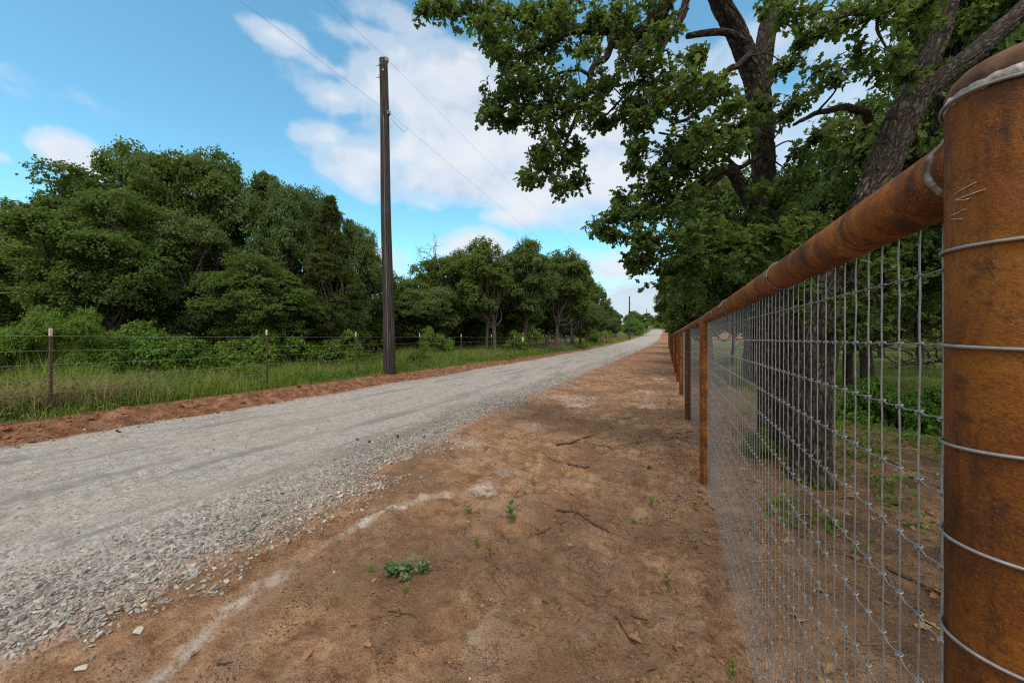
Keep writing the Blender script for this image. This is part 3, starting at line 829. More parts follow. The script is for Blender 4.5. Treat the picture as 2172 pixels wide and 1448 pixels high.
mb = MB(); tube(mb, np.array(rp), .0425, 48)
rail = part(mb, 'top_rail', M['rust_light'], fence)
ax1 = unit(railp[1] - railp[0])
mb = MB(); e1 = unit(np.cross(ax1, [0, 0, 1.])); e2 = np.cross(e1, ax1); a = np.linspace(0, 2 * np.pi * 1.01, 160)
for kk, (o_, rr) in enumerate([(.045, .0058), (.050, .003)]):
    wn = vn2(a * 7, a * 0 + kk * 7., 3)
    tube(mb, railp[0] + ax1 * (o_ + .004 * vn2(a * 3, a * 0, 4)[:, None] + .010 * (np.cos(a) ** 2)[:, None]) + .041 * (np.cos(a)[:, None] * e1 + np.sin(a)[:, None] * e2), rr * (.8 + .25 * wn), 8, False)
part(mb, 'weld_bead', M['weld_dark'], rail)
zc = 1.133
while zc < 24:
    k = max(i_ for i_ in range(len(railp)) if railp[i_][1] <= zc)
    a_, b_ = railp[k], railp[k + 1]; f = (zc - a_[1]) / (b_[1] - a_[1]); c = a_ + (b_ - a_) * f; ax = unit(b_ - a_)
    mb = MB(); ring(mb, c, .0445, 0, .0018, (rng.normal(.05, .12), rng.normal(0, .2)), ax, 40, 6)
    e1 = unit(np.cross(ax, [0, 0, 1.])); q_ = c - e1 * .046 - np.array([0, 0, .006])
    for sgn in (1, -1):
        tube(mb, np.array([q_, q_ - e1 * .004 - ax * .010 * sgn + np.array([0, 0, .003 * sgn]), q_ - e1 * .007 - ax * .018 + np.array([0, 0, .008 * sgn])]), .0018, 5)
    tube(mb, np.array([q_ - ax * .004, q_ - e1 * .003 - ax * .020, q_ - e1 * .006 - ax * .027]), .0024, 6)
    part(mb, 'tie_wire', M['galv'], rail)
    zc += 1.08 if zc < 12 else 2.0

# woven wire
mb = MB()
for k in range(len(posts) - 1):
    a2, b2 = posts[k], posts[k + 1]; dv = fdir(a2, b2); pr = np.array([dv[1], -dv[0]])
    a2 = a2 + pr * (.018 if k == 0 else .052) + (dv * .035 if k == 0 else 0); b2 = b2 + pr * .052
    Ls = np.linalg.norm(b2 - a2); ns_ = int(Ls / .0508); ss = (np.arange(ns_) + .3) * .0508
    za, zb = (CAMH, pz[k + 1] + CAMH) if k == 0 else (pz[k] + CAMH, pz[k + 1] + CAMH)
    pos = lambda s_: np.concatenate([a2 + dv * s_, [za + (zb - za) * s_ / Ls]])
    hi = k < 3
    wr = .00135 if k == 0 else .0011
    # rows
    rw = rows if k < 8 else rows[::2]
    for h in rw:
        if hi:
            n_ = ns_ * 4; s_ = np.linspace(0, Ls, n_)
            pz_ = np.stack([pos(x) for x in s_]); ph = 2 * np.pi * (s_ / .0508 - .3)
            pz_[:, 2] += h + .0016 * np.cos(ph); pz_[:, :2] += pr * (.0012 * np.cos(ph))[:, None] - pr * .0025
            tube(mb, pz_, wr * .92, 5 if k else 6, False)
        else:
            tube(mb, np.stack([pos(0), pos(Ls)]) + np.array([0, 0, h]), wr, 3, False)
    # stays
    if k >= 5: ss = ss[::2]
    for s_ in ss:
        b_ = pos(s_)
        if k == 0:
            hs = np.linspace(.2, rows[-1] - .004, 3 * 17 + 2); ph = (hs - rows[0]) / .1016
            jit = rng.normal(0, .0011, len(hs)); jit = np.convolve(jit, [.25, .5, .25], 'same') + .0022 * np.sin(hs * 4 + rng.uniform(0, 6))
            q_ = np.repeat(b_[None], len(hs), 0); q_[:, 2] += hs
            q_[:, :2] += dv[None] * (jit + .0011 * np.sin(2 * np.pi * ph))[:, None]
            tube(mb, q_, wr, 6, False)
        else:
            hs = np.linspace(.2, rows[-1], 5 if hi else 2); q_ = np.repeat(b_[None], len(hs), 0); q_[:, 2] += hs
            if hi: q_[1:-1, :2] += dv[None] * rng.normal(0, .0015, (len(hs) - 2, 1))
            tube(mb, q_, wr, 5 if hi else 3, False)
        if hi:
            for h in rows:
                cpt = b_ + np.array([0, 0, h])
                if k == 0:
                    a = np.linspace(0, 2 * np.pi * 1.35, 13)

                    off = np.stack([dv[0] * .0042 * np.cos(a) - pr[0] * .0040 * np.sin(a), dv[1] * .0042 * np.cos(a) - pr[1] * .0040 * np.sin(a), .0030 * np.sin(a * .74 - 1.2) + .0022 * np.cos(a)], -1)
                    tube(mb, cpt + off, .0013, 5)
                elif k == 1:
                    a = np.linspace(0, 2 * np.pi, 6)
                    off = np.stack([dv[0] * .0055 * np.cos(a) - pr[0] * .0045 * np.sin(a), dv[1] * .0055 * np.cos(a) - pr[1] * .0045 * np.sin(a), .003 * np.cos(a)], -1)
                    tube(mb, cpt + off, .0016, 4, False)
part(mb, 'wire_mesh', M['galv'], fence)

# ------------------------------------------------------------------ barbed wire fence on the left
bf = thing('barbed_wire_fence', 'five strand barbed wire fence on brown steel posts before the trees', 'fence', tuple(W(-8.53, 2.2, .37)))
def zx(px): return 7060.0 / (1413 - px)
lz = [zx(106), zx(566), zx(756), zx(890), zx(978), zx(1042), zx(1092)]
lz = [lz[0] - 3.1] + lz
while lz[-1] < 130: lz.append(lz[-1] + 2.9 + rng.normal(0, .12))
lp = []
for k, z in enumerate(lz):
    x = -9.29 + .43 * z; v, u = VU(x, z); g = .37 + float(rise(u))
    lp.append(np.array([x, z, g]))
    if k == 10 or k in (18, 19, 20, 21, 24): # timber posts
        mb = MB(); hh = 1.15; tube(mb, np.array([[x, z, g - .3], [x + .01, z, g + .6], [x + .03, z, g + hh]]), [.085, .08, .075], 14)
        po = part(mb, 'post', M['oldpost'], bf, True); po['label'] = 'reddish wooden post'
        continue
    hh = 1.36 + rng.normal(0, .015); mb = MB(); rz = -TH
    lean = rng.normal(0, .012)
    def tp(z0, z1, m_):
        for (cx_, cy_, sx_, sy_) in ((0, 0, .036, .006), (0, .016, .006, .028)):
            zc_ = (z0 + z1) / 2
            X = x + lean * (zc_ - g)
            box(m_, (X + cx_ * CT + cy_ * ST, z - cx_ * ST + cy_ * CT, zc_), (sx_, sy_, z1 - z0), rz)
    tp(g - .3, g + hh - .12, mb)
    if k < 6:
        for hz in np.arange(g + .1, g + hh - .14, .054):
            box(mb, (x + lean * (hz - g) - .006 * ST, z - .006 * CT, hz), (.012, .012, .012), rz)
    po = part(mb, 'post', M['tpost'], bf, False)
    mb = MB(); tp(g + hh - .12, g + hh, mb); part(mb, 'post_tip', M['tip'], po, False)
for h in (1.22, 1.0, .79, .575, .36):
    mb = MB(); pts = []
    for a, b in zip(lp[:-1], lp[1:]):
        n_ = 8
        for f in np.arange(n_) / n_:
            q_ = a * (1 - f) + b * f; q_ = q_ + np.array([0, 0, h - .02 * 4 * f * (1 - f) * (.4 + .6 * math.sin(h * 9 + a[1]) ** 2)]); q_[:2] -= np.array([ST, CT]) * 0 + np.array([-CT, ST]) * .012
            pts.append(q_)
    pts = np.array(pts); sag = pts.copy()
    tube(mb, sag, .0027, 4, False)
    ln = np.concatenate([[0], np.cumsum(np.linalg.norm(np.diff(sag, axis=0), axis=1))])
    for s_ in np.arange(.1, 34, .125):
        q_ = np.array([np.interp(s_, ln, sag[:, i_]) for i_ in range(3)]); d_ = unit(rng.normal(size=3)) * .014
        tube(mb, np.array([q_ - d_, q_ + d_]), .0016, 3, False)
        ring(mb, q_, .004, q_[2], .0016, (2, 0), None, 6, 3)
    part(mb, 'barbed_wire', M['barb'], bf, True)

# small pale sign and yellow tape on the trunk side
sg = thing('diamond_marker', 'pale diamond shaped marker hanging on the barbed wire fence', 'marker', (0, 0, 0))
q0 = P(1109, 719, 23.4); sg.location = tuple(q0)
mb = MB(); V = np.array([(0, 0, .23), (.085, 0, 0), (0, 0, -.23), (-.085, 0, 0)]); mb.add(np.vstack([V + [0, -.003, 0], V + [0, .003, 0]]), [np.array([[0, 1, 2, 3], [7, 6, 5, 4]]), np.array([[0, 4, 5, 1], [1, 5, 6, 2], [2, 6, 7, 3], [3, 7, 4, 0]])])
mb.build('panel', M['ribbon'], sg, False)
mb = MB(); box(mb, (0, 0, .36), (.055, .02, .10)); mb.build('tape', M['yellow'], sg, False)

# ------------------------------------------------------------------ utility poles and lines
poles = []
for k, (z, x0, hgt, lean) in enumerate([(11.56, None, 10.3, -.20), (83., 27.2, 10.35, .0), (158., 59.3, 10.2, .1), (234., 92.3, 10.2, 0.)]):
    x = (826 - CX) / F * z if k == 0 else x0
    g = float(ghw(x, z)) if k == 0 else [0, CAMH - .44, CAMH + 2.6, CAMH + 5.1][k]
    gt = float(ghw(x, z)); g = gt
    lab = ['tall dark timber utility pole standing closest on the road bank', 'second utility pole, far down the left side of the gravel road', 'third utility pole, smaller, beyond the second on the skyline', 'most distant utility pole, a thin stub near the road crest'][k]
    top_abs = [CAMH + (HY - 127) / F * 11.56, CAMH + (HY - 628) / F * 83, CAMH + (HY - 655) / F * 158, CAMH + (HY - 672) / F * 234][k]
    hgt = top_abs - g
    ro = thing('utility_pole', lab, 'utility pole', (x, z, g), 0, 'utility poles along the road')
    n_ = 40; hh = np.linspace(-.3, hgt, n_); p = np.stack([lean * np.clip(hh, 0, 99) / hgt + .012 * np.sin(hh * .9), 0 * hh, hh], -1)
    mb = MB(); tube(mb, p, np.linspace(.19, .128, n_), 28)
    sh = mb.build('shaft', M['pole'], ro)
    mb = MB(); lathe(mb, [(.02, -.12), (.05, -.11), (.075, -.07), (.085, -.03), (.065, -.01), (.08, .02), (.075, .05), (.04, .075), (.0, .08)], 20, (lean + .10, -.02, hgt - .02))
    mb.build('insulator', M['ceramic'], ro)
    mb = MB(); lathe(mb, [(.02, -.07), (.055, -.06), (.06, -.02), (.045, 0), (.06, .02), (.05, .06), (.0, .065)], 16, (lean * .82 + .17, -.08, hgt - 1.77))
    box(mb, (lean * .82 + .10, -.08, hgt - 1.77), (.14, .02, .02))
    mb.build('insulator', M['ceramic'], ro)
    mb = MB()
    for (dx, dz) in ((-.075, -.22), (.04, -.42), (-.075, -.60)):
        box(mb, (lean + dx, -.125, hgt + dz), (.05, .03, .06)); box(mb, (lean + dx - .08, -.05, hgt + dz - .01), (.12, .014, .014))
    mb.build('bracket', M['galv'], ro, False)
    mb = MB(); hz = np.linspace(.6, hgt - 1.9, 24); rr = np.interp(hz, [0, hgt], [.19, .128]) + .006
    tube(mb, np.stack([lean * hz / hgt + .012 * np.sin(hz * .9) + .02, -rr, hz], -1), .010, 5)
    mb.build('ground_wire', M['ceramic'], ro)
    poles.append((np.array([x + lean + .10, z - .02, g + hgt + .03]), np.array([x + lean * .82 + .19, z - .10, g + hgt - 1.77])))
back = (poles[0][0] * 2 - poles[1][0], poles[0][1] * 2 - poles[1][1])
back[0][2] = poles[0][0][2] + .3; back[1][2] = poles[0][1][2] + .3
for wi, lab in ((0, 'upper overhead power line running from pole top to pole top'), (1, 'lower overhead power line strapped below the pole tops')):
    pts = []
    seq = [back[wi]] + [q_[wi] for q_ in poles]
    for a, b in zip(seq[:-1], seq[1:]):
        for f in np.linspace(0, 1, 40)[:-1]: pts.append(a * (1 - f) + b * f - np.array([0, 0, (.55 + .35 * wi) * 4 * f * (1 - f)]))
    pts.append(seq[-1]); mb = MB(); tube(mb, np.array(pts), .0036, 5, False)
    if wi == 1:
        a = poles[0][1]; tube(mb, catmull([a + [.02, .1, -.12], a + [.2, .35, -.26], a + [.30, .6, -.26], a + [.33, .75, -.06]], 12), .006, 5)
    o = mb.build('power_line', M['cable']); tag(o, lab, 'power line', 'overhead lines')

# ------------------------------------------------------------------ trees: templates
def bark_disp(amp, fx):
    def d(rest, r):
        x, y, z = rest[..., 0], rest[..., 1], rest[..., 2]
        n = np.abs(vn3(x * fx, y * fx, z * fx * .35, 3)); n2 = vn3(x * 5, y * 5, z * 3, 4)
        return amp * (np.clip(n * 3.2, 0, 1) - .6) + .05 * r[:, None] * n2
    return d

def puff_leaves(c, rp, n_cl, per, sig, ls, up=.5, squash=.75, axis=None, low=-.35):
    """leaf positions and normals for one billow of foliage"""
    d = unit(rng.normal(size=(n_cl * 3, 3))); d = d[d[:, 2] > low - .5 * rng.random(len(d))][:n_cl]
    cc = c + d * rp * rng.uniform(.62, 1.06, (len(d), 1)) * np.array([1, 1, squash])
    k = np.repeat(np.arange(len(d)), per)
    pts = cc[k] + rng.normal(size=(len(k), 3)) * sig * np.array([1, 1, .6])
    nr = d[k] * .8 + np.array([0, 0, up]) + rng.normal(size=(len(k), 3)) * .65
    return pts, nr, cc

def make_tree(name, seed, H, Rd, hb, npuff, ncl, per, leafm, leafs=.12, barkm='bark_far', shape='oak', tr=.17, T=DIA, TF=DIAF, pr=(.15, .36), lean=0., fork=1):
    global rng
    keep = rng; rng = np.random.default_rng(seed)
    tm, cm = MB(), MB()
    hc = hb + (H - hb) * .30
    p = []
    for f in np.linspace(0, 1, 7):
        p.append((lean * f * f * Rd + .10 * math.sin(f * 5 + seed) * f * 2, .10 * math.cos(f * 4 + seed) * f * 2, -.25 + f * (hc + .25)))
    p = catmull(p, 26); rad = np.interp(np.linspace(0, 1, 26), [0, .12, 1], [tr * 1.45, tr, tr * .72])
    tube(tm, p, rad, 18, True, bark_disp(.03, 9))
    topp = p[-1]; cen = np.array([topp[0], topp[1], hb + (H - hb) * .48])
    puffs = []
    for k in range(npuff * 30):
        if len(puffs) >= npuff: break
        if shape == 'oak':
            d = unit(rng.normal(size=3)); q = d * rng.uniform(.45, .92) ** .7 * np.array([Rd, Rd, (H - hb) / 2])
            if q[2] < 0: q[:2] *= 1.0 + .25 * q[2] / ((H - hb) / 2)
            q = q * .84; rp = rng.uniform(*pr) * Rd
        elif shape == 'cone':
            f = rng.random() ** 1.3; a = rng.uniform(0, 6.283); rr = Rd * (1 - f) ** .8 * rng.uniform(.35, .95)
            q = np.array([rr * math.cos(a), rr * math.sin(a), (f - .5) * (H - hb) * .95]); rp = rng.uniform(*pr) * Rd * (1.1 - .6 * f)
        elif shape == 'bush':
            a = rng.uniform(0, 6.283); rr = Rd * math.sqrt(rng.random()) * .85
            hh = (H - hb) * (1 - (rr / Rd) ** 2 * .6) * rng.uniform(.1, .85); q = np.array([rr * math.cos(a), rr * math.sin(a), hh - (H - hb) * .5]); rp = rng.uniform(*pr) * Rd
        q = q + cen
        if all(np.linalg.norm(q - z) > .42 * min(rp, rz) for z, rz in puffs): puffs.append((q, rp))
    for q, rp in puffs:
        a, b, cc = puff_leaves(q, rp, ncl, per, rp * .125, leafs, .5, .72 if shape != 'cone' else 1.25, low=-.35 if shape != 'cone' else -.9)
        s = leafs * rng.uniform(.7, 1.25, len(a))
        tt_ = None
        if shape == 'cone': tt_ = np.array([0, 0, 1.]) + rng.normal(size=(len(a), 3)) * .5
        scatter(cm, T, TF, a, b, s, tt_)
        # limb to the billow
        st = p[rng.integers(12, 26)] if shape != 'bush' else p[rng.integers(0, 12)]
        mid = st * .5 + q * .5 + rng.normal(size=3) * .12 * Rd + np.array([0, 0, -.08 * Rd])
        lp_ = catmull([st, mid, q], 10)
        tube(tm, lp_, np.linspace(tr * .42, tr * .10, 10), 7, False)
        for c_ in cc[::4]:
            tube(tm, catmull([lp_[7], (q + c_) / 2 + rng.normal(size=3) * .05, c_], 5), np.linspace(tr * .09, tr * .03, 5), 4, False)
    a_ = np.concatenate(cm.v)
    ext = (np.percentile(np.hypot(a_[:, 0] - cen[0], a_[:, 1]), 98.5), np.percentile(a_[:, 2], 99.9))
    rng = keep
    return dict(trunk=tm.mesh(name + '_trunk', M[barkm], True, 'rest'), crown=cm.mesh(name + '_crown', M[leafm], False), R=ext[0], H=ext[1], cx=cen[0])

TPL = {}
TPL['A'] = make_tree('oak_a', 11, 8.2, 3.6, .9, 48, 46, 34, 'oak_far', .135)
TPL['B'] = make_tree('oak_b', 12, 8.0, 3.3, 1.3, 42, 46, 34, 'oak_far', .13, lean=.2)
TPL['C'] = make_tree('oak_c', 13, 7.6, 3.4, .7, 44, 46, 34, 'oak_blue', .125)
TPL['T'] = make_tree('oak_t', 14, 8.2, 2.6, 2.1, 34, 44, 28, 'oak_far', .15, pr=(.18, .42), tr=.15, lean=.35)
TPL['U'] = make_tree('oak_u', 15, 8.2, 2.6, 1.9, 32, 44, 28, 'oak_blue', .15, pr=(.18, .42), tr=.16, lean=-.25)
TPL['J'] = make_tree('juniper', 16, 8.0, 1.7, .4, 62, 44, 24, 'juniper', .10, shape='cone', pr=(.22, .36), tr=.13, T=DIA * np.array([.5, 1.5, 1]))
TPL['S'] = make_tree('shrub', 17, 1.7, 1.5, .0, 22, 44, 20, 'shrub', .085, shape='bush', pr=(.22, .36), tr=.035, T=OVAL * np.array([1.1, 1, 1]), TF=OVALF)
TPL['M'] = make_tree('mesquite', 18, 2.1, 1.6, .0, 26, 60, 30, 'mesquite', .062, shape='bush', pr=(.2, .34), tr=.04, T=DIA * np.array([.45, 1.6, 1]))
TPL['N'] = make_tree('oak_n', 19, 7.5, 3.4, 1.7, 40, 46, 15, 'oak_near', .125, 'bark', tr=.20, T=OAKL * np.array([1.1, 1, 1]), TF=OAKF)
TPL['V'] = make_tree('vine', 20, 1.2, 1.3, .0, 16, 50, 20, 'shrub', .07, shape='bush', pr=(.25, .4), tr=.02, T=OVAL * np.array([1.3, 1, 1]), TF=OVALF)

def place(tpl, name, label, cat, px, z, top, hw, group, rz=None, g=None):
    T_ = TPL[tpl]; x = (px - CX) / F * z
    gz = float(ghw(x, z)) if g is None else g
    H = CAMH + (HY - top) / F * z - gz
    sz = H / T_['H']; sxy = hw / F * z / T_['R']
    o = thing(name, label, cat, (x, z, gz - .03), (sum(map(ord, label)) * .7) % 6.28 if rz is None else rz, group)
    o.scale = (sxy, sxy, sz)
    for k_ in ('trunk', 'crown'): link(k_ if cat == 'tree' else {'trunk': 'stem', 'crown': 'foliage'}[k_], T_[k_], o)
    return o

LG = 'trees behind the barbed wire fence'
place('A', 'oak_tree', 'broad dark oak cut by the left edge of the photo, behind the feathery shrub', 'tree', 20, 15.5, 432, 165, LG)
place('B', 'oak_tree', 'rounded oak crown just right of the leftmost oak, below the small white cloud', 'tree', 190, 17, 362, 130, LG)
place('A', 'oak_tree', 'tall oak between the cloud-side oak and the highest oak of the left wood', 'tree', 300, 19, 330, 130, LG)
place('A', 'oak_tree', 'highest oak of the left wood with a domed top', 'tree', 425, 17, 312, 115, LG)
place('C', 'elm_tree', 'blue green elm shoulder to the right of the highest oak', 'tree', 555, 18, 380, 120, LG)
place('C', 'elm_tree', 'airy elm beside the pointed juniper with dead twigs showing inside', 'tree', 625, 17, 392, 80, LG)
place('J', 'juniper_tree', 'pointed dark juniper left of the near utility pole', 'tree', 702, 15.5, 420, 85, LG)
place('C', 'elm_tree', 'elm sloping down from the pointed juniper toward the near utility pole', 'tree', 748, 19, 470, 62, LG)
place('B', 'oak_tree', 'low oak reaching from the juniper to the near utility pole', 'tree', 785, 22, 560, 60, LG)
place('B', 'oak_tree', 'low spreading oak with pale green boughs in front of the left wood', 'tree', 555, 12.6, 545, 118, LG)
place('A', 'oak_tree', 'front oak with a wide light green face above the vines', 'tree', 235, 13, 418, 150, LG)
place('C', 'elm_tree', 'elm filling the gap behind the low spreading oak', 'tree', 420, 15, 470, 110, LG)
place('B', 'oak_tree', 'dark oak at the left frame edge in front of the broad leftmost oak', 'tree', 60, 13.2, 520, 140, LG)
MG = 'trees of the farther grove'
place('B', 'oak_tree', 'low dark oak immediately right of the near utility pole', 'tree', 850, 24, 585, 55, MG)
place('A', 'oak_tree', 'wide rounded oak below the bare white branches', 'tree', 960, 27, 532, 80, MG)
place('C', 'elm_tree', 'dark elm filling the grove low under the rounded oak', 'tree', 910, 24, 610, 80, MG)
place('T', 'oak_tree', 'tall oak with a pale leaning bare trunk, first of the high grove trees', 'tree', 1050, 24, 503, 62, MG, 2.6)
place('U', 'elm_tree', 'tall oak in the middle of the grove behind the diamond marker', 'tree', 1112, 28, 510, 66, MG)
place('T', 'oak_tree', 'airy oak with forked pale trunk and sky showing through its crown', 'tree', 1178, 34, 524, 62, MG, .4)
place('U', 'elm_tree', 'thin oak leaning right at the open end of the tall grove', 'tree', 1215, 40, 543, 50, MG)
place('B', 'oak_tree', 'small bright green oak standing last in the grove next to the sky gap', 'tree', 1262, 54, 600, 40, MG)
place('C', 'elm_tree', 'low thicket tree in the shade between the grove trunks', 'tree', 1090, 31, 590, 70, MG)
place('C', 'elm_tree', 'low thicket tree beneath the last bright green oak', 'tree', 1232, 46, 640, 50, MG)
place('B', 'oak_tree', 'dark tree filling the grove edge behind the leaning pale trunk', 'tree', 1010, 30, 585, 70, MG)
FG = 'far trees on the skyline beside the road'
place('A', 'oak_tree', 'rounded far oak on the skyline left of the second utility pole', 'tree', 1302, 95, 657, 20, FG)
place('C', 'elm_tree', 'small round dark tree in the far pasture below the skyline oak', 'tree', 1300, 84, 674, 21, FG)
place('M', 'shrub', 'bright green spreading mesquite beside the second utility pole', 'shrub', 1350, 122, 673, 30, FG)
place('A', 'oak_tree', 'far oak on the skyline between the second and third utility poles', 'tree', 1345, 130, 659, 20, FG)
place('B', 'oak_tree', 'far oak just left of the third utility pole', 'tree', 1374, 215, 664, 18, FG)
place('B', 'oak_tree', 'distant dark oak right of the third utility pole', 'tree', 1394, 300, 668, 16, FG)
place('A', 'oak_tree', 'distant oak on the skyline behind the grove end', 'tree', 1275, 110, 664, 18, FG)
place('A', 'oak_tree', 'oak thicket filling the grove between the forked pale trunk and the bright green oak', 'tree', 1160, 40, 600, 60, MG)
place('B', 'oak_tree', 'shaded oak behind the tall middle oak of the grove', 'tree', 1085, 36, 545, 70, MG)
place('C', 'elm_tree', 'low bushy elm behind the dead twiggy tree', 'tree', 1200, 48, 625, 45, MG)
RG = 'trees behind the pipe fence'
place('B', 'oak_tree', 'dark distant tree standing exactly where the road meets the sky', 'tree', 1409, 290, 672, 16, FG)
place('A', 'oak_tree', 'distant tree closing the road crest on the right', 'tree', 1424, 190, 668, 20, RG)
place('C', 'elm_tree', 'distant low tree right of the road just before the crest', 'tree', 1440, 130, 655, 26, RG)
place('B', 'oak_tree', 'shady tree with drooping boughs over the end of the pipe fence', 'tree', 1440, 45, 600, 48, RG)
place('C', 'elm_tree', 'dark tree closing the view at the far end of the pipe fence', 'tree', 1432, 62, 640, 32, RG)
place('B', 'oak_tree', 'oak overhanging the far posts of the pipe fence', 'tree', 1455, 30, 565, 62, RG)
place('A', 'oak_tree', 'spreading oak above the middle of the pipe fence rail', 'tree', 1505, 19, 490, 110, RG)
place('N', 'oak_tree', 'leafy oak close behind the twin trunked oak on its left', 'tree', 1590, 12.5, 330, 180, RG)
place('N', 'oak_tree', 'oak filling the gap between the two big trunks', 'tree', 1800, 11.5, 345, 130, RG, 1.1)
place('N', 'oak_tree', 'thin dark trunked oak seen through the wire between trunk and post', 'tree', 1838, 9.3, 370, 170, RG, 4.0)
place('A', 'oak_tree', 'oak at the right behind the near rusty post', 'tree', 2040, 13.5, 250, 170, RG)
place('B', 'oak_tree', 'pasture oak with low boughs seen left of the near post', 'tree', 1950, 19, 470, 110, RG)
place('A', 'oak_tree', 'pasture oak farther back between the wire stays', 'tree', 1870, 26, 540, 100, RG)
place('N', 'oak_tree', 'oak behind the leaning trunk filling the top right with small leaves', 'tree', 2090, 8.0, -150, 330, RG, 2.2)
place('N', 'oak_tree', 'oak whose high crown shows between the two big trunks', 'tree', 1740, 9.8, 400, 150, RG, 5.1)
place('N', 'oak_tree', 'small leaved oak behind the fork of the upright trunk', 'tree', 1695, 11.5, 350, 120, RG, 3.3)
place('U', 'elm_tree', 'thin pasture tree with bare stem seen through the wire left of the trunks', 'tree', 1552, 21, 560, 55, RG)
place('T', 'oak_tree', 'second thin pasture tree beside the twin trunks seen through the wire', 'tree', 1588, 24, 575, 52, RG)
place('A', 'oak_tree', 'far pasture oak beyond the orange soil strip on the right', 'tree', 1700, 42, 610, 70, RG)
place('B', 'oak_tree', 'far pasture oak behind the brush pile on the right', 'tree', 2010, 38, 560, 80, RG)
place('C', 'elm_tree', 'right hand pasture tree cut by the near post', 'tree', 2160, 24, 420, 120, RG)

SG = 'shrubs and vines along the barbed wire fence'
place('M', 'shrub', 'feathery bright green shrub behind the leftmost fence post', 'shrub', 95, 8.6, 648, 105, SG)
place('M', 'shrub', 'feathery light shrub cut by the left edge of the photo', 'shrub', -40, 8.2, 690, 95, SG)
place('V', 'vine_mound', 'leafy vine mound right of the feathery shrub', 'vine', 265, 9.6, 700, 90, SG)
place('V', 'vine_mound', 'leafy vine mound halfway between the first and second fence posts', 'vine', 380, 10.2, 712, 85, SG)
place('V', 'vine_mound', 'leafy vine mound just left of the second fence post', 'vine', 500, 11, 712, 80, SG)
place('S', 'shrub', 'dark bramble shrub under the low spreading oak', 'shrub', 600, 12.4, 690, 80, SG)
place('S', 'shrub', 'bramble shrub at the juniper foot', 'shrub', 715, 14, 700, 60, SG)
place('S', 'shrub', 'tall bramble shrub against the wood above the vine mounds', 'shrub', 330, 11.5, 680, 85, SG)
place('S', 'shrub', 'tall bramble shrub behind the feathery shrub', 'shrub', 190, 10.8, 685, 80, SG)
place('V', 'vine_mound', 'low weed mound at the foot of the near utility pole', 'weed', 890, 15.2, 742, 28, SG)
place('V', 'vine_mound', 'low vine mound in front of the leftmost fence post', 'weed', 30, 6.6, 800, 60, SG)
place('S', 'shrub', 'green shrub under the grove beside the brush pile', 'shrub', 1095, 25, 700, 30, SG)
place('S', 'shrub', 'green shrub at the open end of the grove', 'shrub', 1258, 52, 695, 18, SG)
place('S', 'shrub', 'shrub in the shade behind the weed mound by the pole', 'shrub', 925, 20, 692, 40, SG)
place('S', 'shrub', 'leafy sapling clump at the foot of the twin trunked oak', 'shrub', 1612, 4.7, 905, 38, 'shrubs behind the pipe fence')
place('S', 'shrub', 'leafy shrub clump right of the twin trunked oak', 'shrub', 1880, 6.6, 800, 70, 'shrubs behind the pipe fence')
place('S', 'shrub', 'leafy shrub clump half hidden by the near rusty post', 'shrub', 1985, 6.0, 820, 75, 'shrubs behind the pipe fence')

# dead branches -----------------------------------------------------
def branchy(mb, p, d, ln, r, depth, spread=.6, droop=0.):
    n_ = 6; pts = [p]; d = unit(np.asarray(d, float))
    for k in range(n_):
        d = unit(d + rng.normal(size=3) * .22 + np.array([0, 0, droop])); pts.append(pts[-1] + d * ln / n_)
    pts = np.array(pts); tube(mb, pts, np.linspace(r, r * .45, len(pts)), 6 if depth > 1 else 4, False)
    if depth > 0:
        for k in range(rng.integers(2, 5)):
            i_ = rng.integers(2, len(pts)); branchy(mb, pts[i_], d + rng.normal(size=3) * spread, ln * rng.uniform(.45, .7), r * .5, depth - 1, spread, droop)
x, z = (925 - CX) / F * 28, 28.0; gz = float(ghw(x, z))
ro = thing('dead_tree', 'dead tree with bare whitish branches rising above the grove', 'tree', (x, z, gz), 0)
mb = MB(); tp_ = P(925, 560, 28) - np.array([x, z, gz])
tube(mb, catmull([(0, 0, -.2), (.1, 0, 2.5), tp_], 16), np.linspace(.16, .09, 16), 10)
for (tx, ty) in ((900, 500), (918, 505), (945, 520), (880, 545)):
    e = P(tx, ty, 28) - np.array([x, z, gz]); branchy(mb, tp_, e - tp_, np.linalg.norm(e - tp_) * .8, .045, 3, .55)
mb.build('trunk', M['deadwood'], ro, True, 'rest')
x2, z2 = (1022 - CX) / F * 26, 26.0
mb = MB(); gz = float(ghw(x2, z2)); tp_ = P(1010, 545, 26) - np.array([x2, z2, gz])
ro = thing('dead_tree', 'bare dead limb reaching left out of the tall grove crowns', 'tree', (x2, z2, gz), 0)
tube(mb, catmull([(.3, 0, -.2), (.35, 0, 3.), tp_], 14), np.linspace(.12, .06, 14), 8)
branchy(mb, tp_, np.array([.35, 0, .6]), 1.1, .04, 2); branchy(mb, tp_, np.array([-.6, 0, .35]), .9, .03, 2)
mb.build('trunk', M['deadwood'], ro, True, 'rest')
x3, z3 = (1210 - CX) / F * 38.5, 38.5; gz = float(ghw(x3, z3))
ro = thing('dead_tree', 'dead grey twiggy tree drooping at the open end of the grove', 'tree', (x3, z3, gz), 0)
mb = MB(); tube(mb, catmull([(0, 0, -.2), (.05, 0, 1.4), (.2, 0, 2.6)], 10), np.linspace(.07, .04, 10), 8)
for k in range(9): branchy(mb, np.array([.1 + .01 * k, 0, 1.6 + .12 * k]), np.array([rng.normal(), rng.normal() * .6, .25]), 1.4, .02, 3, .5, -.05)
mb.build('trunk', M['deadwood'], ro, True, 'rest')
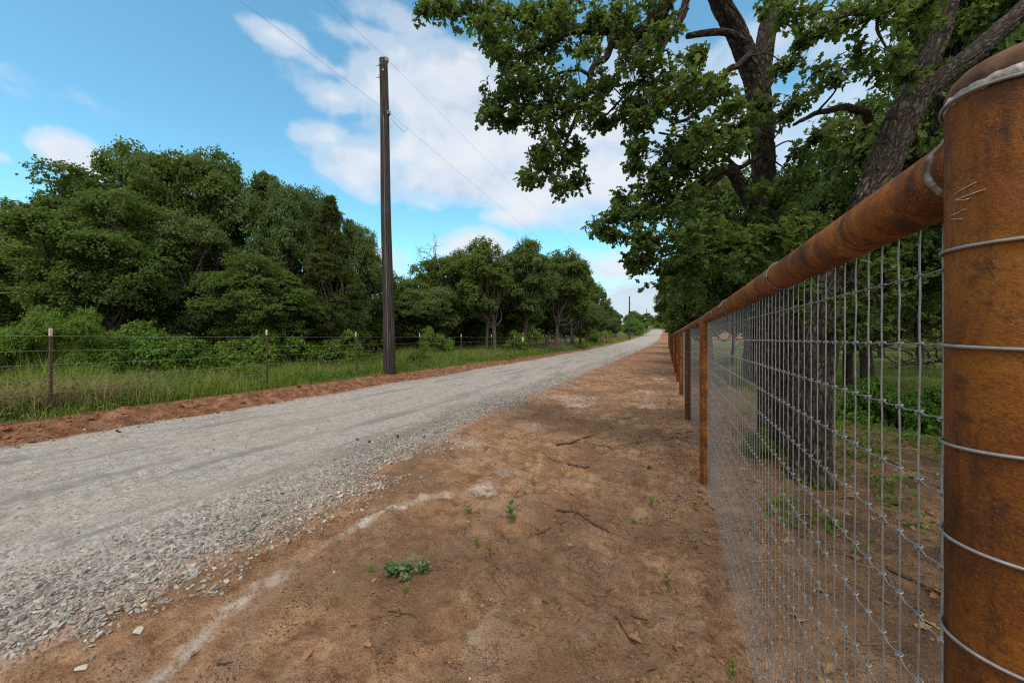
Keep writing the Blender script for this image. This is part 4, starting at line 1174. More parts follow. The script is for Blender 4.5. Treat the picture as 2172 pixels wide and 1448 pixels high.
for (px, zz, lab, w_, n_) in ((1165, 31, 'pile of bare grey brushwood lying behind the barbed wire fence', 1.5, 16), (1190, 33.5, 'grey dead branch heap between fence and grove trunks', 1.2, 10)):
    x, z = (px - CX) / F * zz, zz; mb = MB()
    for k in range(n_): branchy(mb, np.array([rng.normal(0, w_ * .5), rng.normal(0, .4), .12]), np.array([rng.normal(), rng.normal() * .5, .35]), rng.uniform(.8, 1.7), .03, 2, .5)
    o = mb.build('brush_pile', M['deadwood'], None, True, 'rest'); o.location = (x, z, float(ghw(x, z))); tag(o, lab, 'brush pile')
x, z = (1990 - CX) / F * 17, 17.0; mb = MB()
for k in range(26): branchy(mb, np.array([rng.normal(0, .9), rng.normal(0, .5), .15 + abs(rng.normal(0, .2))]), np.array([rng.normal(), rng.normal() * .4, .1]), rng.uniform(.7, 1.8), .045, 1, .5)
o = mb.build('brush_pile', M['bark_far'], None, True, 'rest'); o.location = (x, z, float(ghw(x, z))); tag(o, 'dark log and brush pile in the pasture beside the near rusty post', 'brush pile')

# far wood that reads as one mass -----------------------------------------
mb = MB()
def wood(pts_, n_, h0, h1):
    for k in range(n_):
        a, b, r_ = pts_[rng.integers(0, len(pts_))]
        c = np.array([a + rng.normal(0, r_), b + rng.normal(0, r_ * .4), 0]); c[2] = float(ghw(c[0], c[1])) + rng.uniform(h0, h1)
        q_, nr, _ = puff_leaves(c, rng.uniform(.9, 1.7), 26, 9, .3, .3)
        scatter(mb, DIA, DIAF, q_, nr, .34 * rng.uniform(.7, 1.3, len(q_)))
left_line = [(-9.29 + .43 * z_ - 13 - .12 * z_, z_, 2.5) for z_ in np.arange(25, 60, 2.2)] + [(-30 - k * 2.2, 22 + .1 * k, 2.) for k in range(14)] + [(-9.29 + .43 * z_ - 7 - .13 * z_, z_, 1.5) for z_ in np.arange(30, 105, 2.)] * 2
wood(left_line, 700, .1, 4.6)
wood([((px_ - CX) / F * z_, z_, 1.0) for px_ in range(690, 900, 15) for z_ in (27, 34)], 110, .1, 2.2)
wood([((px_ - CX) / F * z_, z_, 1.0) for px_ in range(-120, 700, 25) for z_ in (25, 31)], 300, .1, 4.)
right_line = [(8 + .43 * z_ + 3 + .45 * z_, z_, 4) for z_ in np.arange(46, 130, 5)] + [(30 + k * 3., 40 - k * 1.3, 3) for k in range(14)] + [(-40 + 8. * k, 260 + 3 * (k % 3), 5) for k in range(26)] + [(.43 * z_ - 22, z_, 4) for z_ in np.arange(70, 200, 7)]
wood(right_line, 520, .2, 5.5)
wood([((px_ - CX) / F * z_, z_, 2.5) for px_ in range(1368, 1440, 6) for z_ in (250, 268)], 90, .1, 6.)
tag(mb.build('woodland', M['oak_far'], None, False), 'dense far green woodland closing the view behind the single trees', 'woodland', None, 'stuff')

# ------------------------------------------------------------------ the near oak
oak_base = P(1655, 954, 4.95); oak_base[2] = float(ghw(*oak_base[:2]))
oak = thing('oak_tree', 'tall upright oak with dark forked trunk whose leafy limbs overhang the fence and verge', 'tree', tuple(oak_base), 0, RG)
oakb_base = P(1722, 1020, 3.9); oakb_base[2] = float(ghw(*oakb_base[:2]))
oakb = thing('oak_tree', 'nearest oak, its thick rough trunk leaning right across the top of the rusty rail', 'tree', tuple(oakb_base), 0, RG)
def pth(l, k=1.0): return np.array([P(a, b, c * k) for a, b, c, d in l]), [d * k for *_, d in l]
SK = []   # skeleton samples for hanging twigs
KZ = RK = 1.0
def limb(mb, spec, n_, seg, amp=.012, fx=13, jig=0.):
    c, r = pth(spec, KZ); p = catmull(c, n_)
    t_ = np.linspace(0, len(r) - 1, n_); rr = RK * np.interp(t_, np.arange(len(r)), r)
    if jig: p = p + jig * np.stack([vn2(t_ * 2.3, t_ * 0 + c[0, 0] * 9, 1), vn2(t_ * 2.3, t_ * 0 + 5 + c[0, 0], 2), vn2(t_ * 2.3, t_ * 0 + 8 + c[0, 0], 3)], -1)
    tube(mb, p, rr, seg, True, bark_disp(amp, fx))
    for q_, s_ in zip(p[::3], rr[::3]): SK.append((q_, s_))
KZ = 1.0; RK = .85
tk = MB()
limb(tk, [(1652, 1010, 4.95, .33), (1650, 955, 4.95, .285), (1648, 900, 4.95, .262), (1646, 780, 4.95, .25), (1643, 660, 4.95, .232), (1630, 540, 4.95, .196), (1621, 430, 4.95, .168), (1619, 330, 4.95, .155), (1612, 240, 4.95, .162), (1606, 165, 4.95, .185)], 330, 120, .022, 19)
limb(tk, [(1610, 215, 4.96, .12), (1590, 140, 4.9, .145), (1560, 65, 4.8, .132), (1525, 0, 4.65, .125), (1480, -120, 4.4, .10), (1400, -300, 4.2, .06)], 150, 70, .018, 20)
limb(tk, [(1610, 215, 4.96, .12), (1618, 130, 5.0, .134), (1628, 60, 5.05, .125), (1642, -10, 5.1, .115), (1655, -150, 5.2, .095), (1720, -380, 5.3, .06)], 150, 70, .018, 20)
part(tk, 'trunk', M['bark'], oak, True, 'rest')
tk = MB(); RK = .86
limb(tk, [(1716, 1090, 3.90, .40), (1717, 1040, 3.90, .29), (1719, 1010, 3.90, .235), (1718, 970, 3.90, .205), (1715, 890, 3.90, .218), (1724, 790, 3.92, .212), (1740, 700, 3.94, .205), (1762, 610, 3.95, .195), (1796, 530, 3.97, .188), (1838, 440, 4.0, .178), (1880, 340, 4.05, .172), (1915, 250, 4.1, .175), (1945, 190, 4.1, .15)], 330, 120, .022, 19)
limb(tk, [(1922, 235, 4.1, .12), (1958, 150, 4.1, .115), (1985, 97, 4.1, .105), (2000, 45, 4.1, .10), (2018, -20, 4.1, .09), (2040, -200, 4.1, .06)], 130, 60, .016, 20)
limb(tk, [(1925, 240, 4.1, .13), (1975, 185, 4.12, .13), (2040, 135, 4.15, .122), (2104, 80, 4.2, .118), (2172, 20, 4.25, .11), (2260, -70, 4.3, .09), (2400, -220, 4.4, .06)], 150, 66, .016, 20)
part(tk, 'trunk', M['bark'], oakb, True, 'rest')
RK = .9
KZ = 1.24
def one_limb(spec, *a):
    lm = MB(); limb(lm, spec, *a); part(lm, 'limb', M['bark'], OW, True, 'rest')
OW = oak
KZ, OW = 1.24, oak
one_limb([(1625, 500, 3.80, .085), (1598, 445, 3.74, .075), (1572, 395, 3.68, .066), (1550, 362, 3.62, .06), (1520, 366, 3.57, .052), (1488, 386, 3.5, .045)], 60, 30, .008, 20)
KZ, OW = 1.24, oak
one_limb([(1530, 373, 3.58, .03), (1505, 396, 3.55, .022), (1480, 425, 3.5, .012), (1462, 432, 3.5, .006)], 20, 12, .003, 30)
KZ, OW = 1.0, oak
one_limb([(1600, -190, 4.2, .12), (1470, -70, 4.2, .11), (1420, -10, 4.25, .10), (1392, 38, 4.3, .095), (1350, 74, 4.4, .09), (1312, 84, 4.5, .085), (1290, 60, 4.5, .08), (1242, 64, 4.5, .065), (1190, 60, 4.55, .05), (1120, 48, 4.6, .04), (1060, 24, 4.7, .03), (980, 22, 4.8, .02), (910, 30, 4.9, .01)], 130, 32, .009, 20, .02)
KZ, OW = 1.0, oak
one_limb([(1296, 76, 4.5, .05), (1288, 118, 4.48, .045), (1258, 146, 4.45, .04), (1246, 195, 4.42, .034), (1222, 250, 4.4, .028), (1196, 320, 4.4, .018), (1180, 385, 4.4, .008)], 60, 16, .004, 30, .015)
KZ, OW = 1.0, oak
one_limb([(1250, 160, 4.44, .024), (1200, 150, 4.4, .018), (1120, 190, 4.4, .014), (1060, 230, 4.4, .008)], 40, 10, .002, 30, .02)
KZ, OW = 1.0, oak
one_limb([(1240, 62, 4.5, .03), (1160, 95, 4.5, .024), (1100, 130, 4.5, .015), (1050, 170, 4.5, .008)], 40, 10, .002, 30, .02)
KZ, OW = 1.0, oak
one_limb([(1480, -60, 4.1, .055), (1452, 10, 4.1, .048), (1438, 52, 4.1, .042), (1412, 88, 4.1, .036), (1394, 132, 4.15, .026), (1350, 180, 4.2, .018), (1290, 240, 4.25, .010)], 60, 16, .004, 30, .015)
KZ, OW = 1.24, oak
one_limb([(1594, 112, 3.80, .035), (1560, 140, 3.7, .034), (1522, 170, 3.65, .03), (1505, 215, 3.6, .024), (1470, 245, 3.6, .018), (1420, 265, 3.6, .010)], 50, 16, .004, 30, .015)
KZ, OW = 1.24, oak
one_limb([(1580, 92, 3.78, .045), (1545, 70, 3.72, .038), (1500, 70, 3.66, .033), (1458, 77, 3.6, .028)], 40, 16, .005, 30)
KZ, OW = 1.24, oak
one_limb([(1612, 330, 3.80, .03), (1560, 350, 3.7, .024), (1480, 300, 3.7, .018), (1400, 280, 3.8, .01)], 40, 12, .003, 30, .02)
KZ, OW = 1.24, oak
one_limb([(1625, 470, 3.80, .04), (1540, 455, 3.8, .03), (1440, 430, 3.95, .022), (1350, 450, 4.1, .014), (1280, 475, 4.2, .007)], 60, 12, .003, 30, .025)
KZ, OW = 1.24, oak
one_limb([(1630, 560, 3.80, .04), (1560, 530, 3.9, .03), (1460, 530, 4.0, .022), (1390, 550, 4.1, .012)], 50, 12, .003, 30, .025)
KZ, OW = 1.0, oakb
one_limb([(1850, 250, 4.1, .05), (1800, 225, 4.0, .04), (1740, 240, 3.9, .03), (1680, 262, 3.9, .018)], 50, 14, .004, 30, .02)
KZ, OW = 1.0, oakb
one_limb([(1960, 20, 4.0, .05), (1880, 10, 3.8, .035), (1780, 40, 3.6, .024), (1720, 80, 3.5, .012)], 50, 14, .004, 30, .02)
KZ, OW = 1.0, oakb
one_limb([(1872, 0, 3.5, .02), (1862, 55, 3.5, .016), (1875, 95, 3.5, .010), (1880, 118, 3.5, .004)], 24, 8, .002, 30, .008)
KZ, OW = 1.0, oakb
one_limb([(1765, 640, 3.9, .03), (1800, 600, 3.6, .024), (1850, 620, 3.5, .014), (1880, 680, 3.5, .007)], 40, 10, .003, 30, .02)

A1 = [(100,50,50),(180,20,40),(240,70,50),(330,30,60),(420,60,70),(400,130,60),(430,200,60),(480,260,45),(520,130,80),(600,60,80),(700,60,90),(800,40,80),(620,180,90),(700,240,100),(600,280,70),(780,180,80),(870,250,60),(900,130,60),(950,70,60),(440,480,60),(420,560,50),(500,420,60),(560,380,70),(640,400,80),(560,500,70),(640,560,60),(520,570,45),(700,480,80),(760,400,90),(780,530,70),(860,460,80),(940,420,70),(900,560,60),(960,580,50),(730,640,60),(700,720,60),(640,750,50),(610,850,45),(680,820,60),(760,880,50),(840,860,50),(780,740,60),(840,700,40)]
A2 = [(1080,250,80),(1100,340,90),(1180,200,70),(1240,130,60),(1180,60,80),(1060,90,60),(1150,420,90),(1060,520,60),(1120,590,70),(1200,520,80),(1260,340,80),(1300,440,80),(1380,380,80),(1420,260,40),(1400,480,80),(1500,420,70),(1120,700,45),(1100,790,40),(1250,720,80),(1330,650,80),(1420,660,80),(1500,620,70),(1240,820,80),(1350,760,100),(1450,740,90),(1550,700,60),(1620,600,60),(1200,900,80),(1300,880,100),(1060,920,60),(1100,1000,70),(1000,1020,50),(940,1080,45),(1010,1110,40),(1180,1020,90),(1300,1000,100),(1400,960,90),(1120,1120,60),(1200,1150,90),(1100,1260,50),(1150,1220,70),(1300,1120,90),(1420,1080,80),(1250,1280,80),(1500,1180,90),(1600,1150,80),(1650,1200,80),(1750,1150,70),(1820,1130,60),(1700,500,45),(1560,1230,80),(1400,1200,80),(1340,1330,70)]
A3 = [(350,60,70),(420,40,60),(480,120,60),(430,200,50),(560,60,80),(640,90,70),(720,60,80),(800,40,70),(870,60,50),(960,60,70),(560,130,40),(690,260,60),(640,290,50),(850,260,50),(780,300,60),(90,1000,60),(130,1090,70),(200,1060,60),(60,1130,60),(330,1060,60),(380,1010,60),(260,1100,60),(460,1000,50),(20,1000,60),(300,20,60),(560,350,50),(480,330,50),(900,330,40),(1000,30,70),(1150,40,50)]
CL = []
for a, b, r_ in A1: CL.append((850 + a * .4488, b * .4488, r_ * .4488, 4.5))
for a, b, r_ in A2: CL.append((850 + a * .4488, b * .4488, r_ * .4488, 4.1 - .35 * (a > 1350) - .25 * (b > 1100)))
for a, b, r_ in A3: CL.append((1500 + a * .4834, b * .4834, r_ * .4834, 3.7))
for (px, py, r_) in [(1800, 560, 28), (1850, 590, 28), (1880, 640, 28), (1790, 640, 26), (1830, 680, 28), (1870, 700, 24), (1700, 610, 24), (1680, 660, 22), (1900, 560, 26), (1935, 600, 22), (1810, 720, 22), (1780, 690, 22)]: CL.append((px, py, r_, 3.55))
for (px, py, r_, z) in [(1590, 470, 26, 4.3), (1640, 520, 26, 4.4), (1560, 560, 28, 4.2), (1690, 500, 24, 4.4), (1610, 400, 22, 4.4), (1660, 430, 24, 4.5), (1700, 560, 26, 4.3), (1580, 300, 22, 4.3), (1660, 250, 26, 4.4), (1700, 215, 26, 4.5), (1670, 140, 24, 4.5), (1560, 230, 22, 4.3), (1690, 330, 24, 4.6), (1730, 300, 24, 4.6), (1680, 390, 24, 4.7)]: CL.insert(0, (px, py, r_, z))
SKp = np.array([s[0] for s in SK]); SKr = np.array([s[1] for s in SK])
CL3 = []
CRA, TWA, CRB, TWB = MB(), MB(), MB(), MB()
cr, tw = CRA, TWA
def cluster(c, rad, n_ros, per=7, ls=.070, T_=OAKL, TF_=OAKF, near_limb=True):
    global SKp, SKr
    dd_ = np.linalg.norm(SKp - c, axis=1) + np.where(SKr > .10, .3, 0)
    i_ = int(np.argmin(dd_)); s_ = SKp[i_]
    if near_limb and dd_[i_] < .75:
        mid = (s_ + c) / 2 + rng.normal(size=3) * .06 + np.array([0, 0, .05])
        tube(tw, catmull([s_, mid, c], 9), np.linspace(min(.013, SKr[i_] * .7), .004, 9), 6, False)
    SKp = np.vstack([SKp, c[None]]); SKr = np.append(SKr, .008)
    d_ = unit(rng.normal(size=(n_ros, 3))); q_ = c + d_ * rad * rng.uniform(.35, 1.1, (n_ros, 1)) * np.array([1.1, 1.1, .85])
    for k in range(n_ros):
        m_ = (c + q_[k]) / 2 + rng.normal(size=3) * .03
        tube(tw, catmull([c, m_, q_[k]], 5), np.linspace(.0035, .0018, 5), 4, False)
    kk = np.repeat(np.arange(n_ros), per)
    out = unit(d_ + np.array([0, 0, -.15]))[kk]
    tdir = unit(out * .55 + rng.normal(size=(len(kk), 3)) * .75 + np.array([0, 0, -.12]))
    nn_ = np.array([0, 0, .9]) + rng.normal(size=(len(kk), 3)) * .55
    pos_ = q_[kk] - out * rng.uniform(0, .07, (len(kk), 1)) + rng.normal(size=(len(kk), 3)) * .012
    wv_ = rng.uniform(.8, 1.25, (len(kk), 1, 1)) * np.array([1, 0, 0]) + np.array([0, 1, 1])
    Tn = np.broadcast_to(T_, (len(kk),) + T_.shape) * wv_
    Tn = Tn.copy(); Tn[:, :, 2] *= rng.uniform(-.4, 2.2, (len(kk), 1))
    scatter(cr, Tn, TF_, pos_, nn_, ls * rng.uniform(.6, 1.2, len(kk)), tdir)
for ci, (px, py, r_, z) in enumerate(CL):
    for rep in range(2 if ci < len(A1) + len(A2) + 15 else 1):
        zz = z + rng.normal(0, .22); CL3.append((ci, P(px + rng.normal(0, r_ * .25), py + rng.normal(0, r_ * .2), zz), r_, zz))
CL3.sort(key=lambda q: np.min(np.linalg.norm(SKp - q[1], axis=1)))
for ci, c, r_, zz in CL3:
    cr, tw = (CRA, TWA) if ci < len(A1) + len(A2) + 15 else (CRB, TWB)
    cluster(c, r_ / F * zz * 1.3, int(11 + r_ * .20))
# the rest of the crown above and behind the frame
n_out = 0
while n_out < 120:
    a = rng.uniform(0, 6.283); rr = math.sqrt(rng.random()) * 5.2; c = np.array([3.0 + rr * math.cos(a), 3.6 + rr * math.sin(a), 0])
    c[2] = CAMH + 1.4 + rng.uniform(0, 1) * 4.6 * math.sqrt(max(0, 1 - (rr / 5.6) ** 2)) + .2
    if c[1] > .3:
        px, py = CX + F * c[0] / c[1], HY - F * (c[2] - CAMH) / c[1]
        if -500 < px < 2172 + 60 and py > (-110 if px > 900 else -420): continue
        if c[1] < 2.7 and px < 2600: continue
    if np.linalg.norm(c - np.array([.3, .2, 1.7])) < 1.5: continue
    cr, tw = (CRA, TWA) if n_out % 2 else (CRB, TWB)
    cluster(c, rng.uniform(.25, .5), 11, 7, .10, near_limb=True); n_out += 1
for o_, t_, c_ in ((oak, TWA, CRA), (oakb, TWB, CRB)):
    part(t_, 'twigs', M['bark'], o_, True, 'rest')
    part(c_, 'crown', M['oak_near'], o_, False)

# ------------------------------------------------------------------ grass, weeds
BL = np.array([(-1, 0, 0), (1, 0, 0), (.75, .5, .05), (-.75, .5, .05), (0, 1, .25)])
BLF = [[0, 1, 2, 3], [3, 2, 4]]
def blades(mb, v, u, h, wd, bend=.5):
    n_ = len(v); z = gh(v, u); p = np.stack([v * CT + u * ST, -v * ST + u * CT, z - .01], -1)
    a = rng.uniform(0, 6.283, n_); nr = np.stack([np.cos(a), np.sin(a), np.zeros(n_)], -1)
    T_ = np.broadcast_to(BL, (n_, 5, 3)).copy()
    T_[:, :, 0] *= (wd / h)[:, None]; T_[:, 2:4, 2] *= 1 + 2 * rng.random((n_, 1)) * bend; T_[:, 4, 2] = rng.uniform(.1, .9, n_) * bend; T_[:, 4, 1] = 1 - .25 * T_[:, 4, 2]
    up_ = np.array([0, 0, 1.]) + rng.normal(size=(n_, 3)) * np.array([.16, .16, 0])
    # keep the tangent upright
    nr = nr - up_ * (nr * up_).sum(1, keepdims=True)
    scatter(mb, T_, BLF, p, nr, h, up_)
mb = MB()
def field(n_, v0, v1, u0, u1, h0, h1, w_, thr=-.3, pw=1.0, bend=.5):
    v = rng.uniform(v0, v1, n_); u = u0 + rng.random(n_) ** pw * (u1 - u0)
    m = fbm(v * .7, u * .7, 3, 101)
    keep = (m > thr - .3 * rng.random(n_)) & (v < turf(u) - .06 + .25 * fbm(v * 1.3, u * 1.3, 3, 61)) if v1 < 0 else (m > thr - .3 * rng.random(n_))
    v, u, m = v[keep], u[keep], m[keep]
    edge = np.interp(v - turf(u), [-1., -.2], [1, .42]) if v1 < 0 else 1.0
    h = rng.uniform(h0, h1, len(v)) * edge * np.clip(.85 + 1.1 * m, .35, 1.7) * rng.choice([1, 1, 1, 1.35], len(v))
    blades(mb, v, u, np.maximum(h, .04), np.full(len(v), w_) * rng.uniform(.6, 1.3, len(v)), bend)
field(76000, -14.5, -8.1, -4, 14, .22, .60, .0046)
field(34000, -14.5, -7.6, 12, 34, .22, .55, .0065)
field(26000, -20, -7.5, 30, 90, .2, .5, .014)
field(14000, 2.4, 9, 7.5, 18, .05, .20, .005, -.05)
field(16000, 3.5, 22, 9, 40, .06, .24, .010, -.15)
tag(mb.build('grass', M['grass'], None, False), 'long green grass growing behind both fences', 'grass', None, 'stuff')
mb = MB()
n_ = 2600; c0 = np.array(VU(-6.4, 6.3)); v = rng.normal(-9.1, .3, n_); u = rng.normal(2.3, .6, n_)
blades(mb, v, u, rng.uniform(.35, .75, n_), np.full(n_, .0035), 1.5)
for k in range(26):
    vv_, uu_ = rng.uniform(-12, -8.9), rng.uniform(2, 24); n_ = 160
    blades(mb, rng.normal(vv_, .3, n_), rng.normal(uu_, .45, n_), rng.uniform(.25, .55, n_), np.full(n_, .0032), 1.1)
n_ = 9000; v = rng.uniform(-16, -8.6, n_); u = rng.uniform(36, 120, n_); blades(mb, v, u, rng.uniform(.3, .6, n_), np.full(n_, .016), .8)
n_ = 5000; v = rng.uniform(-16, -8.8, n_); u = rng.uniform(17, 30, n_); blades(mb, v, u, rng.uniform(.3, .6, n_), np.full(n_, .006), .8)
tag(mb.build('dry_grass', M['dry_grass'], None, False), 'bleached straw coloured grass among the green blades', 'grass', None, 'stuff')
mb = MB()
def weeds(n_, vf, uf, h, ls, per=16, rad=.10):
    for k in range(n_):
        v, u = vf(), uf(); b = W(v, u, float(gh(v, u))); hh = h * rng.uniform(.4, 1.2)
        q_ = b + np.array([0, 0, hh * .5]) + rng.normal(size=(per, 3)) * np.array([rad, rad, hh * .35]); q_[:, 2] = np.maximum(q_[:, 2], b[2] + .01)
        scatter(mb, OVAL, OVALF, q_, np.array([0, 0, 1.]) + rng.normal(size=(per, 3)) * .5, ls * rng.uniform(.6, 1.3, per))
weeds(620, lambda: rng.normal(-8.75, .25), lambda: rng.uniform(-1, 15), .22, .055)
weeds(320, lambda: rng.normal(-8.2, .3), lambda: rng.uniform(15, 40), .25, .075)
weeds(1100, lambda: rng.uniform(-12.5, -8.5), lambda: rng.uniform(-2, 17), .42, .065)
weeds(210, lambda: 2.3 + abs(rng.normal(0, 2.2)), lambda: rng.uniform(6.0, 13), .22, .075)
weeds(90, lambda: rng.uniform(1.7, 4.6), lambda: rng.uniform(2.5, 7), .14, .06, 9, .07)
for px, py, r_ in ((1655, 950, .35), (1720, 1030, .4), (1800, 960, .5), (1700, 1100, .35), (1840, 1010, .5), (1900, 900, .7), (1780, 1120, .3)):
    q0_ = on_ground(px, py); a_, b_ = VU(q0_[0], q0_[1])
    weeds(9, lambda: rng.normal(a_, r_ * .5), lambda: rng.normal(b_, r_ * .6), .16, .05, 10, .06)
tag(mb.build('ground_weeds', M['weed'], None, False), 'low broad leaved weeds along both fence lines', 'weeds', None, 'stuff')
mb = MB()
n_ = 900; v = .6 + rng.random(n_) * 5; u = rng.uniform(.8, 9, n_); b = np.stack([v * CT + u * ST, -v * ST + u * CT, gh(v, u) + .006], -1)
scatter(mb, OAKL, OAKF, b, np.array([0, 0, 1.]) + rng.normal(size=(n_, 3)) * .3, rng.uniform(.05, .10, n_))
n_ = 260; v = rng.uniform(-1.8, .4, n_); u = rng.uniform(.8, 9, n_); b = np.stack([v * CT + u * ST, -v * ST + u * CT, gh(v, u) + .005], -1)
scatter(mb, OAKL, OAKF, b, np.array([0, 0, 1.]) + rng.normal(size=(n_, 3)) * .3, rng.uniform(.012, .045, n_))
for k in range(420):
    v_, u_ = rng.uniform(.45, 5), rng.uniform(.8, 8); b_ = W(v_, u_, float(gh(v_, u_)) + .006); d_ = np.append(unit(rng.normal(size=2)), rng.normal(0, .06))
    tube(mb, catmull([b_, b_ + d_ * .1 + rng.normal(size=3) * .012 * np.array([1, 1, .2]), b_ + d_ * rng.uniform(.12, .35)], 6), np.linspace(.0035, .0015, 6) * rng.uniform(.5, 1.3), 4, False)
tag(mb.build('leaf_litter', M['dead_leaf'], None, False), 'brown fallen leaves and twigs under the oak', 'leaf litter', None, 'stuff')

# single plants on the verge
def gpt(px, py):
    p = on_ground(px, py); a, b = VU(p[0], p[1]); p[2] = float(gh(a, b)); return p
def seedling(px, py, top, label, lv=6, ls=.04, mat='weed', spread=.02):
    b = gpt(px, py); hh = max(.03, (py - top) / F * b[1])
    ro = thing('weed_seedling', label, 'weed', tuple(b), 0, 'green weeds sprouting on the dirt verge')
    sm, lf = MB(), MB(); tipp = np.array([rng.normal(0, .01), rng.normal(0, .01), hh]); c = catmull([(0, 0, -.01), tipp * .5 + [.006, 0, 0], tipp], 8)
    tube(sm, c, np.linspace(.0022, .0012, 8), 5)
    f = np.linspace(.25, 1, lv); q_ = np.stack([np.interp(f, np.linspace(0, 1, 8), c[:, k]) for k in range(3)], -1)
    a = np.arange(lv) * 2.4 + rng.random(); t_ = np.stack([np.cos(a), np.sin(a), np.full(lv, .55)], -1)
    scatter(lf, OVAL * np.array([1.05, 1, 1]), OVALF, q_, np.stack([-np.cos(a) * .5, -np.sin(a) * .5, np.ones(lv)], -1), ls * rng.uniform(.75, 1.2, lv), t_)
    sm.build('stem', M['weed'], ro); lf.build('leaves', M[mat], ro)
seedling(1083, 1113, 1072, 'bright green upright seedling left of the long curved stick', 9, .055)
seedling(992, 1090, 1072, 'small low seedling left of the tallest seedling', 6, .045)
seedling(1012, 1163, 1140, 'slender seedling below the tallest seedling', 5, .035)
seedling(1037, 1178, 1160, 'thin sprout right of the slender seedling', 4, .032)
seedling(785, 1216, 1200, 'bright two leaved sprout left of the grey green weed', 4, .034)
seedling(856, 1260, 1244, 'tiny sprout just below the grey green weed', 4, .03)
seedling(1413, 1245, 1220, 'small pointed seedling alone near the woven wire fence', 6, .032)
seedling(1378, 1073, 1056, 'low seedling beside the fence toward the second post', 6, .04)
seedling(1425, 930, 918, 'small sprout before the second fence post', 5, .05)
seedling(1475, 1165, 1148, 'pale sprout beside the wire mesh foot', 6, .03)
seedling(1550, 1440, 1398, 'reddish green sprout at the bottom edge by the fence', 8, .03)
seedling(1130, 1030, 1018, 'sprout above the tallest seedling toward the pale patch', 4, .04)
seedling(1112, 1048, 1038, 'tiny sprout between the pale patch and tallest seedling', 4, .032)
seedling(1345, 1110, 1102, 'tiny sprout above the end of the curved stick', 4, .03)
seedling(1420, 858, 846, 'leafy tuft on the verge near the third fence post', 7, .07)
b = gpt(846, 1224); ro = thing('spreading_weed', 'grey green bushy weed sprawling on the dirt in the foreground', 'weed', tuple(b))
sm, lf = MB(), MB()
for k in range(30):
    a = rng.uniform(0, 6.283); rr = rng.uniform(.02, .085); hh = rng.uniform(.025, .085)
    if k > 23: e = np.array([.14 + rng.uniform(-.03, .05), .05 + rng.uniform(-.03, .04), rng.uniform(.03, .07)])
    else: e = np.array([rr * math.cos(a) * 1.2, rr * math.sin(a) * .8, hh])
    c = catmull([(0, 0, 0), e * .5 + [0, 0, .02], e], 7); tube(sm, c, np.linspace(.0022, .0012, 7), 4)
    m_ = 8; t_ = unit(rng.normal(size=(m_, 3)) * np.array([1, 1, .4]) + unit(e) * .4)
    scatter(lf, OVAL * np.array([1.25, 1, 1.4]), OVALF, np.repeat(e[None], m_, 0) + rng.normal(size=(m_, 3)) * .012 - np.outer(np.linspace(0, .35, m_), e) * .5, np.array([0, 0, 1.]) + rng.normal(size=(m_, 3)) * .45, .034 * rng.uniform(.6, 1.25, m_), t_)
sm.build('stem', M['weed_grey'], ro); lf.build('leaves', M['weed_grey'], ro)

# sticks and fallen leaves on the verge
def stick(pts, r, label, name='stick', mat='twig', twigs=()):
    P3 = np.array([gpt(*q_) for q_ in pts]); base = P3[0].copy(); n_ = 8 * len(pts)
    mb = MB(); c = catmull(P3 - base, n_); c[:, 2] = [float(ghw(a + base[0], b_ + base[1])) - base[2] for a, b_ in c[:, :2]]
    c[:, 2] = np.convolve(np.pad(c[:, 2], 3, mode='edge'), np.ones(7) / 7, 'valid') + r * .9
    r = r * .72
    tube(mb, c, r * np.interp(np.linspace(0, 1, n_), [0, .5, 1], [1.1, .95, .6]) * (1 + .15 * rng.normal(size=n_)), 9, True)
    for f, d_ in twigs:
        i_ = int(f * (n_ - 1)); tube(mb, catmull([c[i_], c[i_] + np.array(d_) * .5 + [0, 0, .01], c[i_] + np.array(d_)], 6), np.linspace(r * .5, r * .25, 6), 5)
    o = mb.build(name, M[mat], None, True, 'rest'); o.location = base; tag(o, label, 'stick', 'sticks on the dirt verge')
stick([(1180, 1082), (1215, 1086), (1250, 1105), (1292, 1131)], .012, 'thick curved stick lying across the middle of the dirt verge', twigs=[(.35, (.0, .12, .02)), (.45, (-.05, -.10, .0))])
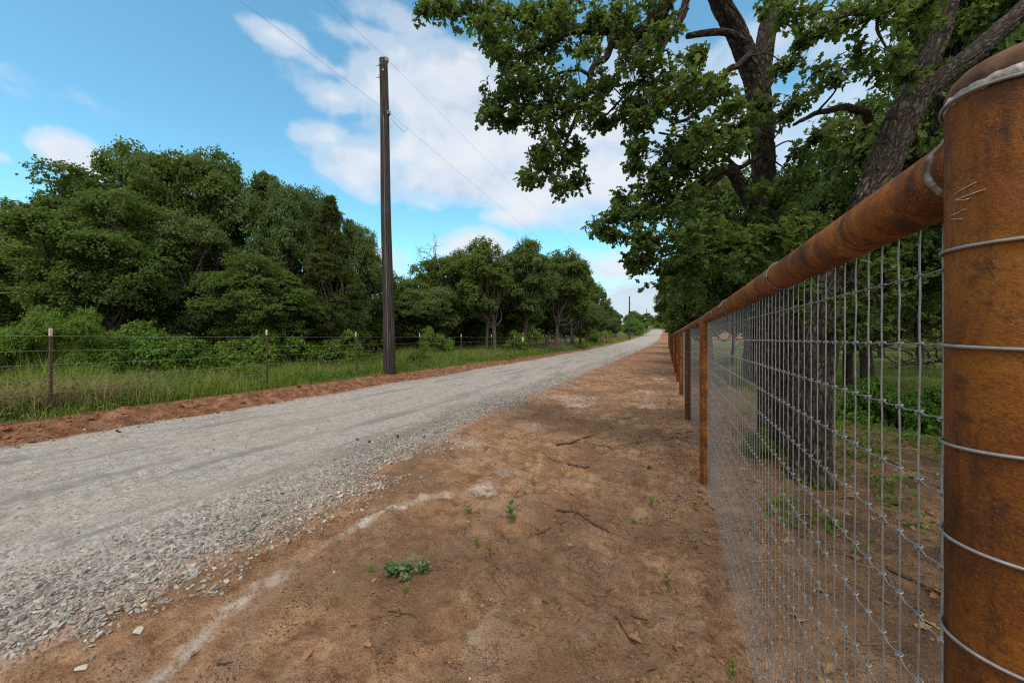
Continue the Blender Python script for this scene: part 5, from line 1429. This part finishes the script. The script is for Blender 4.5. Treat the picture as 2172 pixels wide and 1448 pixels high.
stick([(1120, 1142), (1160, 1125), (1205, 1105)], .004, 'thin crooked twig left of the thick curved stick')
stick([(1180, 946), (1215, 940), (1257, 922)], .016, 'straight stick lying farther up the verge than the curved stick')
stick([(1152, 960), (1165, 972), (1200, 980), (1250, 985)], .006, 'wiry grey twig below the straight stick', twigs=[(.6, (.1, .05, .02)), (.8, (-.08, .06, .02)), (.1, (.05, .1, .02))])
stick([(1205, 987), (1252, 990)], .014, 'short dark chunk of wood under the wiry twig')
stick([(1255, 950), (1285, 945), (1310, 962)], .006, 'small twig right of the straight stick')
stick([(1306, 1310), (1325, 1340), (1350, 1368)], .007, 'dark curved root stub pointing to the tan dead leaf')
stick([(1040, 1215), (1055, 1240), (1074, 1263)], .003, 'thin pale root curving on the cracked dirt')
stick([(823, 1297), (850, 1303), (882, 1311)], .0045, 'thin dark stick on the dirt below the grey green weed')
stick([(460, 1411), (494, 1404)], .006, 'short dark twig at the lower left of the dirt')
stick([(1345, 1310), (1375, 1316)], .005, 'short brown twig near the curved root stub')
stick([(1150, 1275), (1165, 1281)], .006, 'tiny twig in the centre foreground dirt')
stick([(1880, 1205), (1940, 1235), (1995, 1262)], .016, 'dark fallen branch lying behind the woven wire fence')
for px, py, s, lab in [(1362, 1365, .055, 'tan dead leaf at the tip of the root stub'), (1508, 1296, .045, 'lobed brown oak leaf near the wire mesh'), (770, 1368, .042, 'curled tan leaf left of the cracked dirt'), (665, 1378, .05, 'folded brown leaf with a dark hollow in the left foreground'), (1430, 1372, .035, 'small curled brown leaf right of the tan dead leaf')]:
    b = gpt(px, py); mb = MB(); T_ = OAKL.copy(); T_[:, 2] += .9 * T_[:, 0] ** 2 * 2
    scatter(mb, T_, OAKF, np.array([[0, 0, .006]]), np.array([[.3 * rng.normal(), .3 * rng.normal() - .3, 1.]]), s * 1.2)
    o = mb.build('dead_leaf', M['dead_leaf'], None, True); o.location = b; tag(o, lab, 'leaf', 'dead leaves on the dirt verge')
print('faces', sum(len(m.polygons) for m in bpy.data.meshes))
